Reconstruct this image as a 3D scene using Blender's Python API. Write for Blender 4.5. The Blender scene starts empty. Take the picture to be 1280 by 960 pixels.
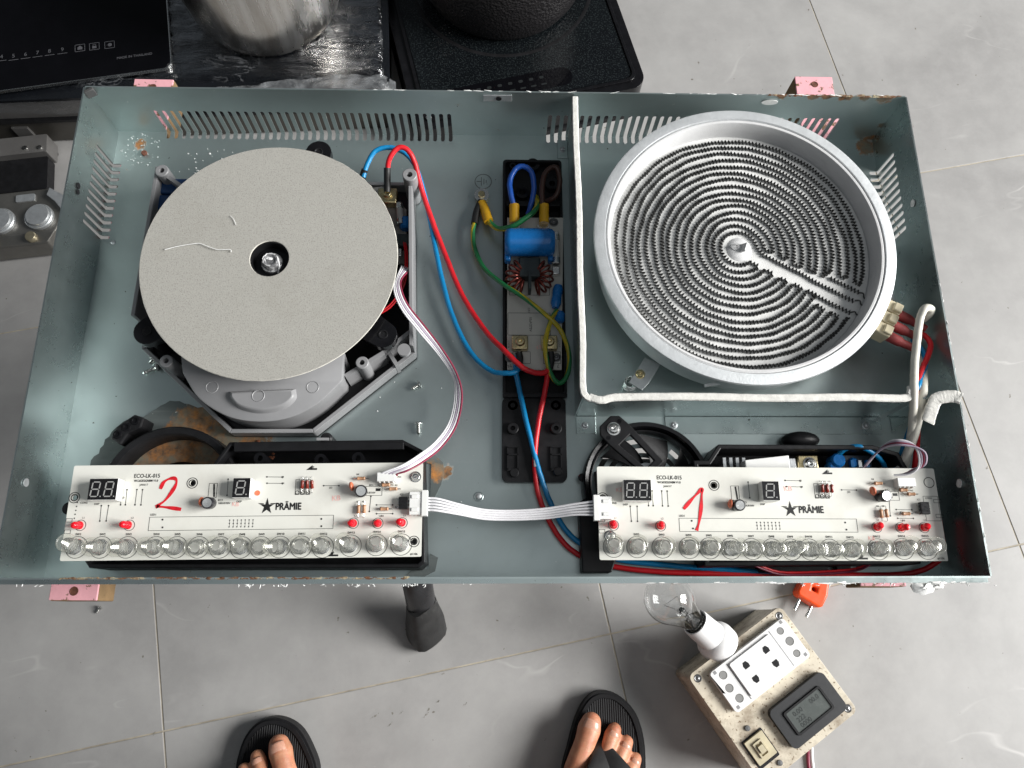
import bpy, bmesh, math, random
from mathutils import Vector, Matrix
from mathutils.geometry import tessellate_polygon

scene = bpy.context.scene
coll = scene.collection
random.seed(7)
# All builder coordinates are millimetres; z = 0 is the inside bottom of the open
# hob housing, which stands 496 mm above the tiled floor.
MM = 0.001
TRAY = 0.496
FLOOR = -496.0

# ------------------------------------------------------------------ camera
cam_data = bpy.data.cameras.new('camera')
cam = bpy.data.objects.new('camera', cam_data)
coll.objects.link(cam)
cam.location = (-0.00326, -0.21984, TRAY + 0.59895)
cam.rotation_euler = (math.radians(16.756), math.radians(-1.284), math.radians(-0.157))
cam_data.sensor_width = 36.0
cam_data.lens = 26.96
cam_data.clip_start = 0.01
cam_data.clip_end = 60.0
scene.camera = cam

# ------------------------------------------------------------------ world and lamps
world = bpy.data.worlds.new('World')
scene.world = world
world.use_nodes = True
bg = world.node_tree.nodes['Background']
bg.inputs['Color'].default_value = (0.82, 0.91, 1.0, 1)
bg.inputs['Strength'].default_value = 0.10

def area_lamp(name, loc, target, sx, sy, energy, color):
    d = bpy.data.lights.new(name, 'AREA')
    d.shape = 'RECTANGLE'; d.size = sx; d.size_y = sy
    d.energy = energy; d.color = color
    o = bpy.data.objects.new(name, d); coll.objects.link(o)
    o.location = loc
    o.rotation_euler = (Vector(target) - Vector(loc)).to_track_quat('-Z', 'Y').to_euler()
    return o
area_lamp('doorway_daylight', (4.7, -0.3, 2.95), (0.0, 0.0, 0.5), 2.8, 2.6, 650, (1.0, 0.99, 0.97))
area_lamp('ceiling_bounce', (0.3, -0.7, 2.9), (0.1, 0.0, 0.0), 2.6, 1.8, 7, (0.96, 0.985, 1.0))

vs = scene.view_settings
vs.view_transform = 'Standard'
vs.look = 'None'
vs.exposure = 0.2
vs.gamma = 1.0
vs.use_curve_mapping = False

# ------------------------------------------------------------------ materials
MATS = {}
def nd(nt, kind, **kw):
    n = nt.nodes.new(kind)
    for k, v in kw.items():
        if k in ('operation', 'data_type', 'blend_type', 'feature', 'distance', 'noise_dimensions', 'wave_type', 'bands_direction'):
            setattr(n, k, v)
    return n
def mix_rgb(nt, fac, a, b, blend='MIX'):
    n = nt.nodes.new('ShaderNodeMix'); n.data_type = 'RGBA'; n.blend_type = blend
    for s, v in ((0, fac), (6, a), (7, b)):
        if hasattr(v, 'is_output'): nt.links.new(v, n.inputs[s])
        else: n.inputs[s].default_value = v if s == 0 else (tuple(v) + (1,) if len(v) == 3 else v)
    return n.outputs[2]
def ramp(nt, val, lo, hi):
    n = nt.nodes.new('ShaderNodeMapRange'); n.inputs[1].default_value = lo; n.inputs[2].default_value = hi
    nt.links.new(val, n.inputs[0]); return n.outputs[0]
def noise(nt, vec, scale, detail=4, rough=0.6, distort=0.0):
    n = nt.nodes.new('ShaderNodeTexNoise')
    n.inputs['Scale'].default_value = scale; n.inputs['Detail'].default_value = detail
    n.inputs['Roughness'].default_value = rough; n.inputs['Distortion'].default_value = distort
    nt.links.new(vec, n.inputs['Vector']); return n.outputs['Fac']
def math_n(nt, op, a, b=None):
    n = nt.nodes.new('ShaderNodeMath'); n.operation = op
    for i, v in enumerate((a, b)):
        if v is None: continue
        if hasattr(v, 'is_output'): nt.links.new(v, n.inputs[i])
        else: n.inputs[i].default_value = v
    return n.outputs[0]
def start(name):
    m = bpy.data.materials.new(name); m.use_nodes = True
    nt = m.node_tree
    b = nt.nodes['Principled BSDF']
    tc = nt.nodes.new('ShaderNodeTexCoord')
    return m, nt, b, tc.outputs['Object']
def mat(name, col, rough=0.5, metal=0.0, var=0.12, scale=60.0, bump=0.0, bscale=400.0, spec=0.5,
        speck=None, speck_scale=700.0, speck_amt=0.62, trans=0.0, coat=0.0, ior=1.45, sss=0.0,
        wear=None, wear_scale=40.0, wear_lo=0.62, wear_hi=0.72, rvar=0.1):
    if name in MATS: return MATS[name]
    m, nt, b, vec = start(name)
    n1 = noise(nt, vec, scale, 5)
    lo = tuple(c * (1 - var) for c in col); hi = tuple(min(1, c * (1 + var)) for c in col)
    c = mix_rgb(nt, ramp(nt, n1, 0.3, 0.7), lo, hi)
    if speck:
        f = ramp(nt, noise(nt, vec, speck_scale, 2, 0.5), speck_amt, speck_amt + 0.06)
        c = mix_rgb(nt, f, c, speck)
    if wear:
        f = ramp(nt, noise(nt, vec, wear_scale, 8, 0.7), wear_lo, wear_hi)
        c = mix_rgb(nt, f, c, wear)
    nt.links.new(c, b.inputs['Base Color'])
    r = ramp(nt, noise(nt, vec, scale * 2.3, 4), 0.2, 0.8)
    rr = nt.nodes.new('ShaderNodeMapRange'); rr.inputs[3].default_value = max(0.02, rough - rvar); rr.inputs[4].default_value = min(1, rough + rvar)
    nt.links.new(r, rr.inputs[0]); nt.links.new(rr.outputs[0], b.inputs['Roughness'])
    b.inputs['Metallic'].default_value = metal
    b.inputs['Specular IOR Level'].default_value = spec
    b.inputs['IOR'].default_value = ior
    if trans: b.inputs['Transmission Weight'].default_value = trans
    if coat: b.inputs['Coat Weight'].default_value = coat; b.inputs['Coat Roughness'].default_value = 0.06
    if sss:
        b.inputs['Subsurface Weight'].default_value = sss
        b.inputs['Subsurface Radius'].default_value = (0.006, 0.0025, 0.0015)
        b.inputs['Subsurface Scale'].default_value = 1.0
    if bump:
        bn = nt.nodes.new('ShaderNodeBump'); bn.inputs['Strength'].default_value = bump; bn.inputs['Distance'].default_value = 0.0006
        nt.links.new(noise(nt, vec, bscale, 5, 0.65), bn.inputs['Height']); nt.links.new(bn.outputs[0], b.inputs['Normal'])
    MATS[name] = m
    return m

def stain_steel(name, stains, col=(0.465, 0.535, 0.53), metal=0.85, rough=0.34, orange=(0.40, 0.165, 0.045)):
    """grey coated sheet steel; stains = [(x, y, z, r0, r1)] in mm, rust patches with ragged outlines"""
    m, nt, b, vec = start(name)
    n1 = noise(nt, vec, 9, 5)
    c = mix_rgb(nt, ramp(nt, n1, 0.3, 0.7), tuple(x * 0.93 for x in col), tuple(x * 1.07 for x in col))
    # faint smears and wiped streaks
    mp = nt.nodes.new('ShaderNodeMapping'); mp.inputs['Scale'].default_value = (6, 40, 40)
    nt.links.new(vec, mp.inputs[0])
    c = mix_rgb(nt, math_n(nt, 'MULTIPLY', ramp(nt, noise(nt, mp.outputs[0], 1.6, 5, 0.6), 0.45, 0.8), 0.14), c, (0.5, 0.55, 0.55))
    # fine scratches in two directions
    for ro_, sc_, am_ in ((0.35, (5, 260, 60), 0.10), (-1.1, (4, 330, 60), 0.08)):
        mq = nt.nodes.new('ShaderNodeMapping'); mq.inputs['Scale'].default_value = sc_; mq.inputs['Rotation'].default_value = (0, 0, ro_)
        nt.links.new(vec, mq.inputs[0])
        c = mix_rgb(nt, math_n(nt, 'MULTIPLY', ramp(nt, noise(nt, mq.outputs[0], 1.0, 3, 0.6), 0.66, 0.74), am_ * 1.4), c, (0.66, 0.70, 0.69))
    c = mix_rgb(nt, math_n(nt, 'MULTIPLY', ramp(nt, noise(nt, vec, 5.5, 6, 0.65, 0.5), 0.5, 0.8), 0.42), c, (0.22, 0.24, 0.22))
    # pale and dark specks
    c = mix_rgb(nt, ramp(nt, noise(nt, vec, 330, 2, 0.5), 0.735, 0.77), c, (0.62, 0.65, 0.63))
    c = mix_rgb(nt, ramp(nt, noise(nt, vec, 210, 2, 0.5), 0.75, 0.78), c, (0.09, 0.09, 0.08))
    mask = None
    for (x, y, z, r0, r1) in stains:
        d = nt.nodes.new('ShaderNodeVectorMath'); d.operation = 'DISTANCE'
        nt.links.new(vec, d.inputs[0]); d.inputs[1].default_value = (x * MM, y * MM, z * MM)
        k = ramp(nt, d.outputs['Value'], r1 * MM, r0 * MM)
        k = math_n(nt, 'ADD', k, math_n(nt, 'MULTIPLY', math_n(nt, 'SUBTRACT', noise(nt, vec, 60, 6, 0.7), 0.5), 2.2))
        k = ramp(nt, k, 0.38, 0.62)
        mask = k if mask is None else math_n(nt, 'MAXIMUM', mask, k)
    rou = None
    if mask is not None:
        rust = mix_rgb(nt, ramp(nt, noise(nt, vec, 120, 6, 0.7), 0.35, 0.65), (0.06, 0.05, 0.038), orange)
        rust = mix_rgb(nt, ramp(nt, noise(nt, vec, 38, 4, 0.7), 0.42, 0.6), rust, (0.17, 0.16, 0.12))
        c = mix_rgb(nt, mask, c, rust)
        me = nt.nodes.new('ShaderNodeMapRange'); me.inputs[3].default_value = metal; me.inputs[4].default_value = 0.0
        nt.links.new(mask, me.inputs[0]); nt.links.new(me.outputs[0], b.inputs['Metallic'])
        ro = nt.nodes.new('ShaderNodeMapRange'); ro.inputs[3].default_value = rough; ro.inputs[4].default_value = 0.85
        nt.links.new(mask, ro.inputs[0]); nt.links.new(ro.outputs[0], b.inputs['Roughness'])
    else:
        b.inputs['Metallic'].default_value = metal
        rr = nt.nodes.new('ShaderNodeMapRange'); rr.inputs[3].default_value = rough - 0.08; rr.inputs[4].default_value = rough + 0.08
        nt.links.new(ramp(nt, noise(nt, vec, 25, 6, 0.7), 0.3, 0.7), rr.inputs[0]); nt.links.new(rr.outputs[0], b.inputs['Roughness'])
    nt.links.new(c, b.inputs['Base Color'])
    bn = nt.nodes.new('ShaderNodeBump'); bn.inputs['Strength'].default_value = 0.12; bn.inputs['Distance'].default_value = 0.001
    nt.links.new(noise(nt, vec, 14, 3), bn.inputs['Height']); nt.links.new(bn.outputs[0], b.inputs['Normal'])
    return m

def tile_material():
    m, nt, b, vec = start('grey_marbled_tile')
    oi = nt.nodes.new('ShaderNodeObjectInfo')
    ad = nt.nodes.new('ShaderNodeVectorMath'); ad.operation = 'ADD'
    sc = nt.nodes.new('ShaderNodeVectorMath'); sc.operation = 'SCALE'; sc.inputs['Scale'].default_value = 1.0
    cb = nt.nodes.new('ShaderNodeCombineXYZ')
    nt.links.new(math_n(nt, 'MULTIPLY', oi.outputs['Random'], 37.0), cb.inputs[0])
    nt.links.new(math_n(nt, 'MULTIPLY', oi.outputs['Random'], 91.0), cb.inputs[1])
    nt.links.new(vec, ad.inputs[0]); nt.links.new(cb.outputs[0], ad.inputs[1])
    v = ad.outputs[0]
    big = noise(nt, v, 3.2, 6, 0.6, 0.6)
    c = mix_rgb(nt, ramp(nt, big, 0.3, 0.72), (0.255, 0.25, 0.245), (0.36, 0.354, 0.345))
    c = mix_rgb(nt, math_n(nt, 'MULTIPLY', ramp(nt, noise(nt, v, 22, 6, 0.7), 0.4, 0.75), 0.30), c, (0.44, 0.43, 0.42))
    # thin pale veins: where a distorted noise crosses 0.5, broken up by another noise
    mp = nt.nodes.new('ShaderNodeMapping'); mp.inputs['Rotation'].default_value = (0, 0, 0.7); mp.inputs['Scale'].default_value = (0.8, 2.6, 1)
    nt.links.new(v, mp.inputs[0])
    vn = noise(nt, mp.outputs[0], 1.9, 4, 0.5, 0.35)
    vein = ramp(nt, math_n(nt, 'ABSOLUTE', math_n(nt, 'SUBTRACT', vn, 0.5)), 0.0055, 0.0)
    brk = ramp(nt, noise(nt, v, 5.3, 3, 0.6), 0.50, 0.66)
    c = mix_rgb(nt, math_n(nt, 'MULTIPLY', math_n(nt, 'MULTIPLY', vein, brk), 0.5), c, (0.56, 0.545, 0.53))
    # dirt specks
    c = mix_rgb(nt, math_n(nt, 'MULTIPLY', ramp(nt, noise(nt, v, 95, 2, 0.5), 0.735, 0.77), 0.75), c, (0.10, 0.085, 0.06))
    nt.links.new(c, b.inputs['Base Color'])
    rr = nt.nodes.new('ShaderNodeMapRange'); b.inputs['Specular IOR Level'].default_value = 0.3
    rr.inputs[3].default_value = 0.34; rr.inputs[4].default_value = 0.55
    nt.links.new(noise(nt, v, 9, 5, 0.7), rr.inputs[0]); nt.links.new(rr.outputs[0], b.inputs['Roughness'])
    bn = nt.nodes.new('ShaderNodeBump'); bn.inputs['Strength'].default_value = 0.05; bn.inputs['Distance'].default_value = 0.0008
    nt.links.new(noise(nt, v, 160, 4, 0.7), bn.inputs['Height']); nt.links.new(bn.outputs[0], b.inputs['Normal'])
    return m

def clear_glass(name, col=(0.96, 0.97, 0.97), rough=0.02, ior=1.45):
    m, nt, b, vec = start(name)
    b.inputs['Base Color'].default_value = col + (1,)
    b.inputs['Transmission Weight'].default_value = 1.0
    b.inputs['IOR'].default_value = ior
    rr = nt.nodes.new('ShaderNodeMapRange'); rr.inputs[3].default_value = rough; rr.inputs[4].default_value = rough + 0.04
    nt.links.new(noise(nt, vec, 200, 3), rr.inputs[0]); nt.links.new(rr.outputs[0], b.inputs['Roughness'])
    return m
def film_material():
    m, nt, b, vec = start('clear_wrap_film')
    gl = nt.nodes.new('ShaderNodeBsdfGlossy'); gl.inputs['Roughness'].default_value = 0.12; gl.inputs['Color'].default_value = (0.95, 0.97, 1, 1)
    tp = nt.nodes.new('ShaderNodeBsdfTransparent'); ly = nt.nodes.new('ShaderNodeLayerWeight'); ly.inputs['Blend'].default_value = 0.35
    mx = nt.nodes.new('ShaderNodeMixShader'); nt.links.new(ramp(nt, ly.outputs['Facing'], 0.02, 1.15), mx.inputs[0])
    nt.links.new(tp.outputs[0], mx.inputs[1]); nt.links.new(gl.outputs[0], mx.inputs[2])
    df = nt.nodes.new('ShaderNodeBsdfDiffuse'); df.inputs['Color'].default_value = (0.6, 0.62, 0.65, 1)
    mc = nt.nodes.new('ShaderNodeMapping'); mc.inputs['Scale'].default_value = (16, 44, 20); mc.inputs['Rotation'].default_value = (0, 0, 0.25); nt.links.new(vec, mc.inputs[0])
    crs = ramp(nt, math_n(nt, 'ABSOLUTE', math_n(nt, 'SUBTRACT', noise(nt, mc.outputs[0], 1.0, 4, 0.6, 0.8), 0.5)), 0.022, 0.0)
    crs = math_n(nt, 'MULTIPLY', crs, ramp(nt, noise(nt, vec, 14, 3), 0.45, 0.7))
    m3 = nt.nodes.new('ShaderNodeMixShader'); nt.links.new(math_n(nt, 'MULTIPLY', crs, 0.22), m3.inputs[0])
    nt.links.new(mx.outputs[0], m3.inputs[1]); nt.links.new(df.outputs[0], m3.inputs[2])
    nt.links.new(m3.outputs[0], nt.nodes['Material Output'].inputs['Surface'])
    mp = nt.nodes.new('ShaderNodeMapping'); mp.inputs['Scale'].default_value = (10, 60, 30); mp.inputs['Rotation'].default_value = (0, 0, 0.15)
    nt.links.new(vec, mp.inputs[0])
    bn = nt.nodes.new('ShaderNodeBump'); bn.inputs['Strength'].default_value = 0.9; bn.inputs['Distance'].default_value = 0.004
    nt.links.new(noise(nt, mp.outputs[0], 1.5, 4, 0.6, 1.2), bn.inputs['Height']); nt.links.new(bn.outputs[0], gl.inputs['Normal']); nt.links.new(bn.outputs[0], ly.inputs['Normal'])
    return m
def cap_plastic():
    m, nt, b, vec = start('clear_plastic_button')
    gl = nt.nodes.new('ShaderNodeBsdfGlossy'); gl.inputs['Roughness'].default_value = 0.08
    tp = nt.nodes.new('ShaderNodeBsdfTransparent'); tp.inputs['Color'].default_value = (0.985, 0.985, 0.965, 1)
    df = nt.nodes.new('ShaderNodeBsdfDiffuse'); df.inputs['Color'].default_value = (0.72, 0.72, 0.66, 1)
    m1 = nt.nodes.new('ShaderNodeMixShader'); m1.inputs[0].default_value = 0.09
    nt.links.new(tp.outputs[0], m1.inputs[1]); nt.links.new(df.outputs[0], m1.inputs[2])
    ly = nt.nodes.new('ShaderNodeLayerWeight'); ly.inputs['Blend'].default_value = 0.18
    nz = ramp(nt, noise(nt, vec, 300, 2), 0.0, 4.0)
    m2 = nt.nodes.new('ShaderNodeMixShader'); nt.links.new(math_n(nt, 'ADD', math_n(nt, 'MULTIPLY', ly.outputs['Facing'], 0.24), math_n(nt, 'MULTIPLY', nz, 0.06)), m2.inputs[0])
    nt.links.new(m1.outputs[0], m2.inputs[1]); nt.links.new(gl.outputs[0], m2.inputs[2])
    nt.links.new(m2.outputs[0], nt.nodes['Material Output'].inputs['Surface'])
    return m
def skin_material():
    m, nt, b, vec = start('skin')
    c = mix_rgb(nt, ramp(nt, noise(nt, vec, 45, 5), 0.3, 0.7), (0.36, 0.145, 0.08), (0.60, 0.30, 0.175))
    c = mix_rgb(nt, ramp(nt, noise(nt, vec, 160, 3), 0.45, 0.8), c, (0.48, 0.17, 0.10))
    nt.links.new(c, b.inputs['Base Color'])
    b.inputs['Roughness'].default_value = 0.5
    b.inputs['Subsurface Weight'].default_value = 0.12
    b.inputs['Subsurface Radius'].default_value = (0.006, 0.0022, 0.0012)
    bn = nt.nodes.new('ShaderNodeBump'); bn.inputs['Strength'].default_value = 0.35; bn.inputs['Distance'].default_value = 0.0006
    mw = nt.nodes.new('ShaderNodeMapping'); mw.inputs['Scale'].default_value = (60, 420, 200); nt.links.new(vec, mw.inputs[0])
    hh = math_n(nt, 'ADD', noise(nt, vec, 420, 4, 0.7), math_n(nt, 'MULTIPLY', noise(nt, mw.outputs[0], 1.0, 3, 0.6), 1.6))
    nt.links.new(hh, bn.inputs['Height']); nt.links.new(bn.outputs[0], b.inputs['Normal'])
    return m

# ------------------------------------------------------------------ mesh builder
def spline(pts, n=8):
    """Catmull-Rom through 3D points"""
    P = [Vector(p) for p in pts]
    if len(P) < 3: return P
    P = [P[0] * 2 - P[1]] + P + [P[-1] * 2 - P[-2]]
    out = []
    for i in range(1, len(P) - 2):
        a, b, c, d = P[i - 1], P[i], P[i + 1], P[i + 2]
        for k in range(n):
            t = k / n
            out.append(0.5 * ((2 * b) + (c - a) * t + (2 * a - 5 * b + 4 * c - d) * t * t + (3 * b - a - 3 * c + d) * t ** 3))
    out.append(P[-2])
    return out
def frames(P, closed=False):
    T = []
    for i in range(len(P)):
        a = P[i - 1] if (i > 0 or closed) else P[i]
        b = P[(i + 1) % len(P)] if (i < len(P) - 1 or closed) else P[i]
        d = (b - a); T.append(d.normalized() if d.length > 1e-9 else Vector((0, 0, 1)))
    up = Vector((0, 0, 1)) if abs(T[0].z) < 0.9 else Vector((1, 0, 0))
    n = (up - T[0] * up.dot(T[0])).normalized()
    N = []
    for t in T:
        n = n - t * n.dot(t)
        n = n.normalized() if n.length > 1e-6 else t.orthogonal().normalized()
        N.append(n.copy())
    return T, N
class MB:
    def __init__(s): s.v = []; s.f = []
    def add(s, verts, faces):
        o = len(s.v); s.v += [tuple(p) for p in verts]; s.f += [tuple(i + o for i in f) for f in faces]; return s
    def box(s, x0, x1, y0, y1, z0, z1):
        return s.add([(x0, y0, z0), (x1, y0, z0), (x1, y1, z0), (x0, y1, z0), (x0, y0, z1), (x1, y0, z1), (x1, y1, z1), (x0, y1, z1)],
                     [(3, 2, 1, 0), (4, 5, 6, 7), (0, 1, 5, 4), (1, 2, 6, 5), (2, 3, 7, 6), (3, 0, 4, 7)])
    def obox(s, c, size, rz=0.0, rx=0.0, ry=0.0):
        M = Matrix.Translation(Vector(c)) @ Matrix.Rotation(rz, 4, 'Z') @ Matrix.Rotation(ry, 4, 'Y') @ Matrix.Rotation(rx, 4, 'X')
        x, y, z = (q / 2 for q in size)
        b = MB().box(-x, x, -y, y, -z, z)
        return s.add([M @ Vector(p) for p in b.v], b.f)
    def prism(s, outline, z0, z1, holes=()):
        loops = [list(outline)] + [list(h) for h in holes]
        for i, L in enumerate(loops):
            A = sum(L[k - 1][0] * L[k][1] - L[k][0] * L[k - 1][1] for k in range(len(L)))
            if (A < 0) == (i == 0): L.reverse()
        tris = tessellate_polygon([[Vector((p[0], p[1], 0)) for p in L] for L in loops])
        flat = [p for L in loops for p in L]
        n = len(flat)
        V = [(p[0], p[1], z0) for p in flat] + [(p[0], p[1], z1) for p in flat]
        F = []
        for t in tris:
            a, b, c = (Vector(flat[i][:2]) for i in t)
            cr = (b - a).cross(c - a)
            if abs(cr) < 1e-9: continue
            if cr < 0: t = (t[2], t[1], t[0])
            F.append(tuple(i + n for i in t)); F.append((t[2], t[1], t[0]))
        o = 0
        for L in loops:
            k = len(L)
            for i in range(k):
                j = (i + 1) % k
                F.append((o + i, o + j, o + j + n, o + i + n))
            o += k
        return s.add(V, F)
    def loft(s, levels):
        """closed rings [(outline, z), ...] of equal length, capped"""
        n = len(levels[0][0]); V = [(p[0], p[1], z) for L, z in levels for p in L]; F = []
        for q in range(len(levels) - 1):
            for i in range(n): F.append((q * n + i, q * n + (i + 1) % n, (q + 1) * n + (i + 1) % n, (q + 1) * n + i))
        L = levels[-1][0]; o = (len(levels) - 1) * n
        for t in tessellate_polygon([[Vector((p[0], p[1], 0)) for p in L]]):
            a, b, c = (Vector(L[i][:2]) for i in t)
            F.append(tuple(o + i for i in (t if (b - a).cross(c - a) > 0 else t[::-1])))
        return s.add(V, F)
    def strip(s, pts, w, h):
        """flat band with rounded edges, lying level along a path"""
        P = [Vector(p) for p in pts]; T, _ = frames(P); V = []; F = []
        sec = [(-1, -1), (1, -1), (1.12, -0.3), (1.1, 0.4), (0.8, 1), (0.2, 1.08), (-0.4, 1.0), (-0.85, 1), (-1.1, 0.4), (-1.12, -0.3)]; n = len(sec)
        for i, (p, t) in enumerate(zip(P, T)):
            sd = Vector((-t.y, t.x, 0)); sd = sd.normalized() if sd.length > 0.05 else Vector((1, 0, 0)); up = t.cross(sd).normalized() * (1 if t.cross(sd).z >= 0 else -1)
            wi = w[i] if isinstance(w, list) else w
            for a, b in sec: V.append(p + sd * a * wi / 2 + up * b * h / 2)
        for i in range(len(P) - 1):
            for k in range(n): F.append((i * n + k, i * n + (k + 1) % n, (i + 1) * n + (k + 1) % n, (i + 1) * n + k))
        F.append(tuple(range(n))[::-1]); F.append(tuple(range((len(P) - 1) * n, len(P) * n)))
        return s.add(V, F)
    def lathe(s, prof, c=(0, 0, 0), n=48, axis=None, a0=0.0, a1=2 * math.pi):
        full = abs(a1 - a0 - 2 * math.pi) < 1e-6
        M = Matrix.Identity(3)
        if axis is not None: M = Vector((0, 0, 1)).rotation_difference(Vector(axis)).to_matrix()
        V = []; F = []; m = len(prof); k = n if full else n + 1
        for i in range(k):
            a = a0 + (a1 - a0) * i / n
            for r, z in prof: V.append(M @ Vector((r * math.cos(a), r * math.sin(a), z)) + Vector(c))
        for i in range(n):
            j = (i + 1) % k
            for q in range(m - 1): F.append((i * m + q, j * m + q, j * m + q + 1, i * m + q + 1))
        return s.add(V, F)
    def cyl(s, p0, p1, r0, r1=None, n=20, bev=0.0):
        r1 = r0 if r1 is None else r1
        p0, p1 = Vector(p0), Vector(p1); h = (p1 - p0).length
        if bev: pr = [(0.0001, 0), (r0 - bev, 0), (r0, bev), (r1, h - bev), (r1 - bev, h), (0.0001, h)]
        else: pr = [(0.0001, 0), (r0, 0), (r1, h), (0.0001, h)]
        return s.lathe(pr, p0, n, p1 - p0)
    def tube(s, pts, r, n=10, caps=True, closed=False, flat=None):
        P = [Vector(p) for p in pts]
        T, N = frames(P, closed)
        V = []; F = []
        for i, (p, t, u) in enumerate(zip(P, T, N)):
            w = t.cross(u); ri = r[i] if isinstance(r, (list, tuple)) else r
            for k in range(n):
                a = 2 * math.pi * k / n
                V.append(p + (u * math.cos(a) * (flat or 1.0) + w * math.sin(a)) * ri)
        L = len(P)
        for i in range(L if closed else L - 1):
            j = (i + 1) % L
            for k in range(n): F.append((i * n + k, i * n + (k + 1) % n, j * n + (k + 1) % n, j * n + k))
        if caps and not closed:
            F.append(tuple(range(n - 1, -1, -1))); F.append(tuple(range((L - 1) * n, L * n)))
        return s.add(V, F)
    def ball(s, c, r, n=12, m=8, sc=(1, 1, 1)):
        b = MB().lathe([(max(1e-4, r * math.sin(math.pi * i / m)), -r * math.cos(math.pi * i / m)) for i in range(m + 1)], n=n)
        return s.add([(p[0] * sc[0] + c[0], p[1] * sc[1] + c[1], p[2] * sc[2] + c[2]) for p in b.v], b.f)
    def lump(s, c, r, rnd, sc=(1, 1, 1)):
        o = len(s.v); s.ball(c, r, 8, 5, sc)
        for i in range(o, len(s.v)):
            p = s.v[i]; s.v[i] = tuple(p[k] + rnd.uniform(-.28, .28) * r * sc[k] for k in range(3))
        return s
    def xform(s, M): s.v = [tuple(M @ Vector(p)) for p in s.v]; return s
    def build(s, name, material, parent=None, loc=None, smooth=True, angle=35, bevel=0.0, kind=None, seg=2):
        """loc: where the object's origin goes (mm, world); vertices are given in world mm"""
        if loc is None: loc = parent['_o'] if parent is not None and '_o' in parent else (0.0, 0.0, 0.0)
        me = bpy.data.meshes.new(name)
        o = Vector(loc)
        me.from_pydata([((p[0] - o.x) * MM, (p[1] - o.y) * MM, (p[2] - o.z) * MM) for p in s.v], [], s.f)
        me.validate()
        return finish(name, me, material, parent, tuple(o), smooth, angle, bevel, kind, seg)
ORIG = {}
def wloc(o): return Vector((o[0] * MM, o[1] * MM, o[2] * MM + TRAY))
def finish(name, me, material, parent, o, smooth, angle, bevel, kind, seg=2):
    if smooth:
        me.polygons.foreach_set('use_smooth', [True] * len(me.polygons))
        if angle: me.set_sharp_from_angle(angle=math.radians(angle))
    me.materials.append(material)
    ob = bpy.data.objects.new(name, me); coll.objects.link(ob)
    ORIG[ob.name] = Vector(o)
    if parent is not None:
        ob.parent = parent
        ob.location = (Vector(o) - ORIG[parent.name]) * MM
    else: ob.location = wloc(o)
    if bevel:
        bm_ = ob.modifiers.new('bevel', 'BEVEL'); bm_.width = bevel * MM; bm_.segments = seg; bm_.limit_method = 'ANGLE'; bm_.angle_limit = math.radians(40)
    if kind: ob['kind'] = kind
    return ob
def build(mb, name, material, parent=None, o=None, **kw):
    """vertices in world mm; the origin is the parent's unless o is given"""
    if o is None: o = ORIG[parent.name] if parent is not None else (0, 0, 0)
    return mb.build(name, material, parent, loc=tuple(o), **kw)
def local(mb, name, material, parent, at, **kw):
    """vertices in the part's own mm frame; at = place of its origin in world mm"""
    mb.v = [(p[0] + at[0], p[1] + at[1], p[2] + at[2]) for p in mb.v]
    return mb.build(name, material, parent, loc=tuple(at), **kw)
def thing(name, label, cat, o, group=None):
    e = bpy.data.objects.new(name, None); coll.objects.link(e)
    e.empty_display_size = 0.02
    e.location = wloc(o); ORIG[e.name] = Vector(o)
    return tag(e, label, cat, group)
def tag(o, label, cat, group=None):
    o['label'] = label; o['category'] = cat
    if group: o['group'] = group
    return o
def copy_to(ob, parent, at):
    """copy of one part (and its sub-parts), sharing mesh data"""
    c = ob.copy(); coll.objects.link(c); c.parent = parent
    ORIG[c.name] = Vector(at); c.location = (Vector(at) - ORIG[parent.name]) * MM
    for ch in ob.children:
        k = ch.copy(); coll.objects.link(k); k.parent = c; ORIG[k.name] = Vector(at)
    return c
def text(body, name, material, parent, at, size, rz=0.0, align='LEFT', offset=0.0, xs=1.0, shear=0.0, bold=0.0):
    cu = bpy.data.curves.new(name, 'FONT'); cu.body = body; cu.size = size; cu.align_x = align; cu.align_y = 'CENTER'
    cu.offset = offset; cu.shear = shear; cu.resolution_u = 3
    t = bpy.data.objects.new(name, cu); coll.objects.link(t)
    dg = bpy.context.evaluated_depsgraph_get()
    me = bpy.data.meshes.new_from_object(t.evaluated_get(dg)); me.name = name
    bpy.data.objects.remove(t); bpy.data.curves.remove(cu)
    M = Matrix.Scale(MM, 4) @ Matrix.Rotation(rz, 4, 'Z') @ Matrix.Diagonal((xs, 1, 1, 1))
    if bold:
        b0 = bmesh.new(); b0.from_mesh(me)
        for k, (dx, dy) in enumerate(((bold, 0), (-bold, 0), (0, bold), (0, -bold))):
            g = bmesh.ops.duplicate(b0, geom=[f for f in b0.faces if f.index >= 0][:len(me.polygons)])
            bmesh.ops.translate(b0, vec=(dx, dy, 0.006 * (k + 1)), verts=[v for v in g['geom'] if isinstance(v, bmesh.types.BMVert)])
        b0.to_mesh(me); b0.free()
    me.transform(M)
    me.materials.clear()
    return finish(name, me, material, parent, at, False, 0, 0, None)
def circ(cx, cy, r, n=24, a0=0.0, a1=2 * math.pi):
    full = abs(a1 - a0 - 2 * math.pi) < 1e-6
    k = n if full else n + 1
    return [(cx + r * math.cos(a0 + (a1 - a0) * i / n), cy + r * math.sin(a0 + (a1 - a0) * i / n)) for i in range(k)]
def rrect(x0, x1, y0, y1, r, n=5):
    out = []
    for cx, cy, a in ((x1 - r, y1 - r, 0), (x0 + r, y1 - r, 90), (x0 + r, y0 + r, 180), (x1 - r, y0 + r, 270)):
        for i in range(n + 1):
            t = math.radians(a + 90 * i / n); out.append((cx + r * math.cos(t), cy + r * math.sin(t)))
    return out
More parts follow.
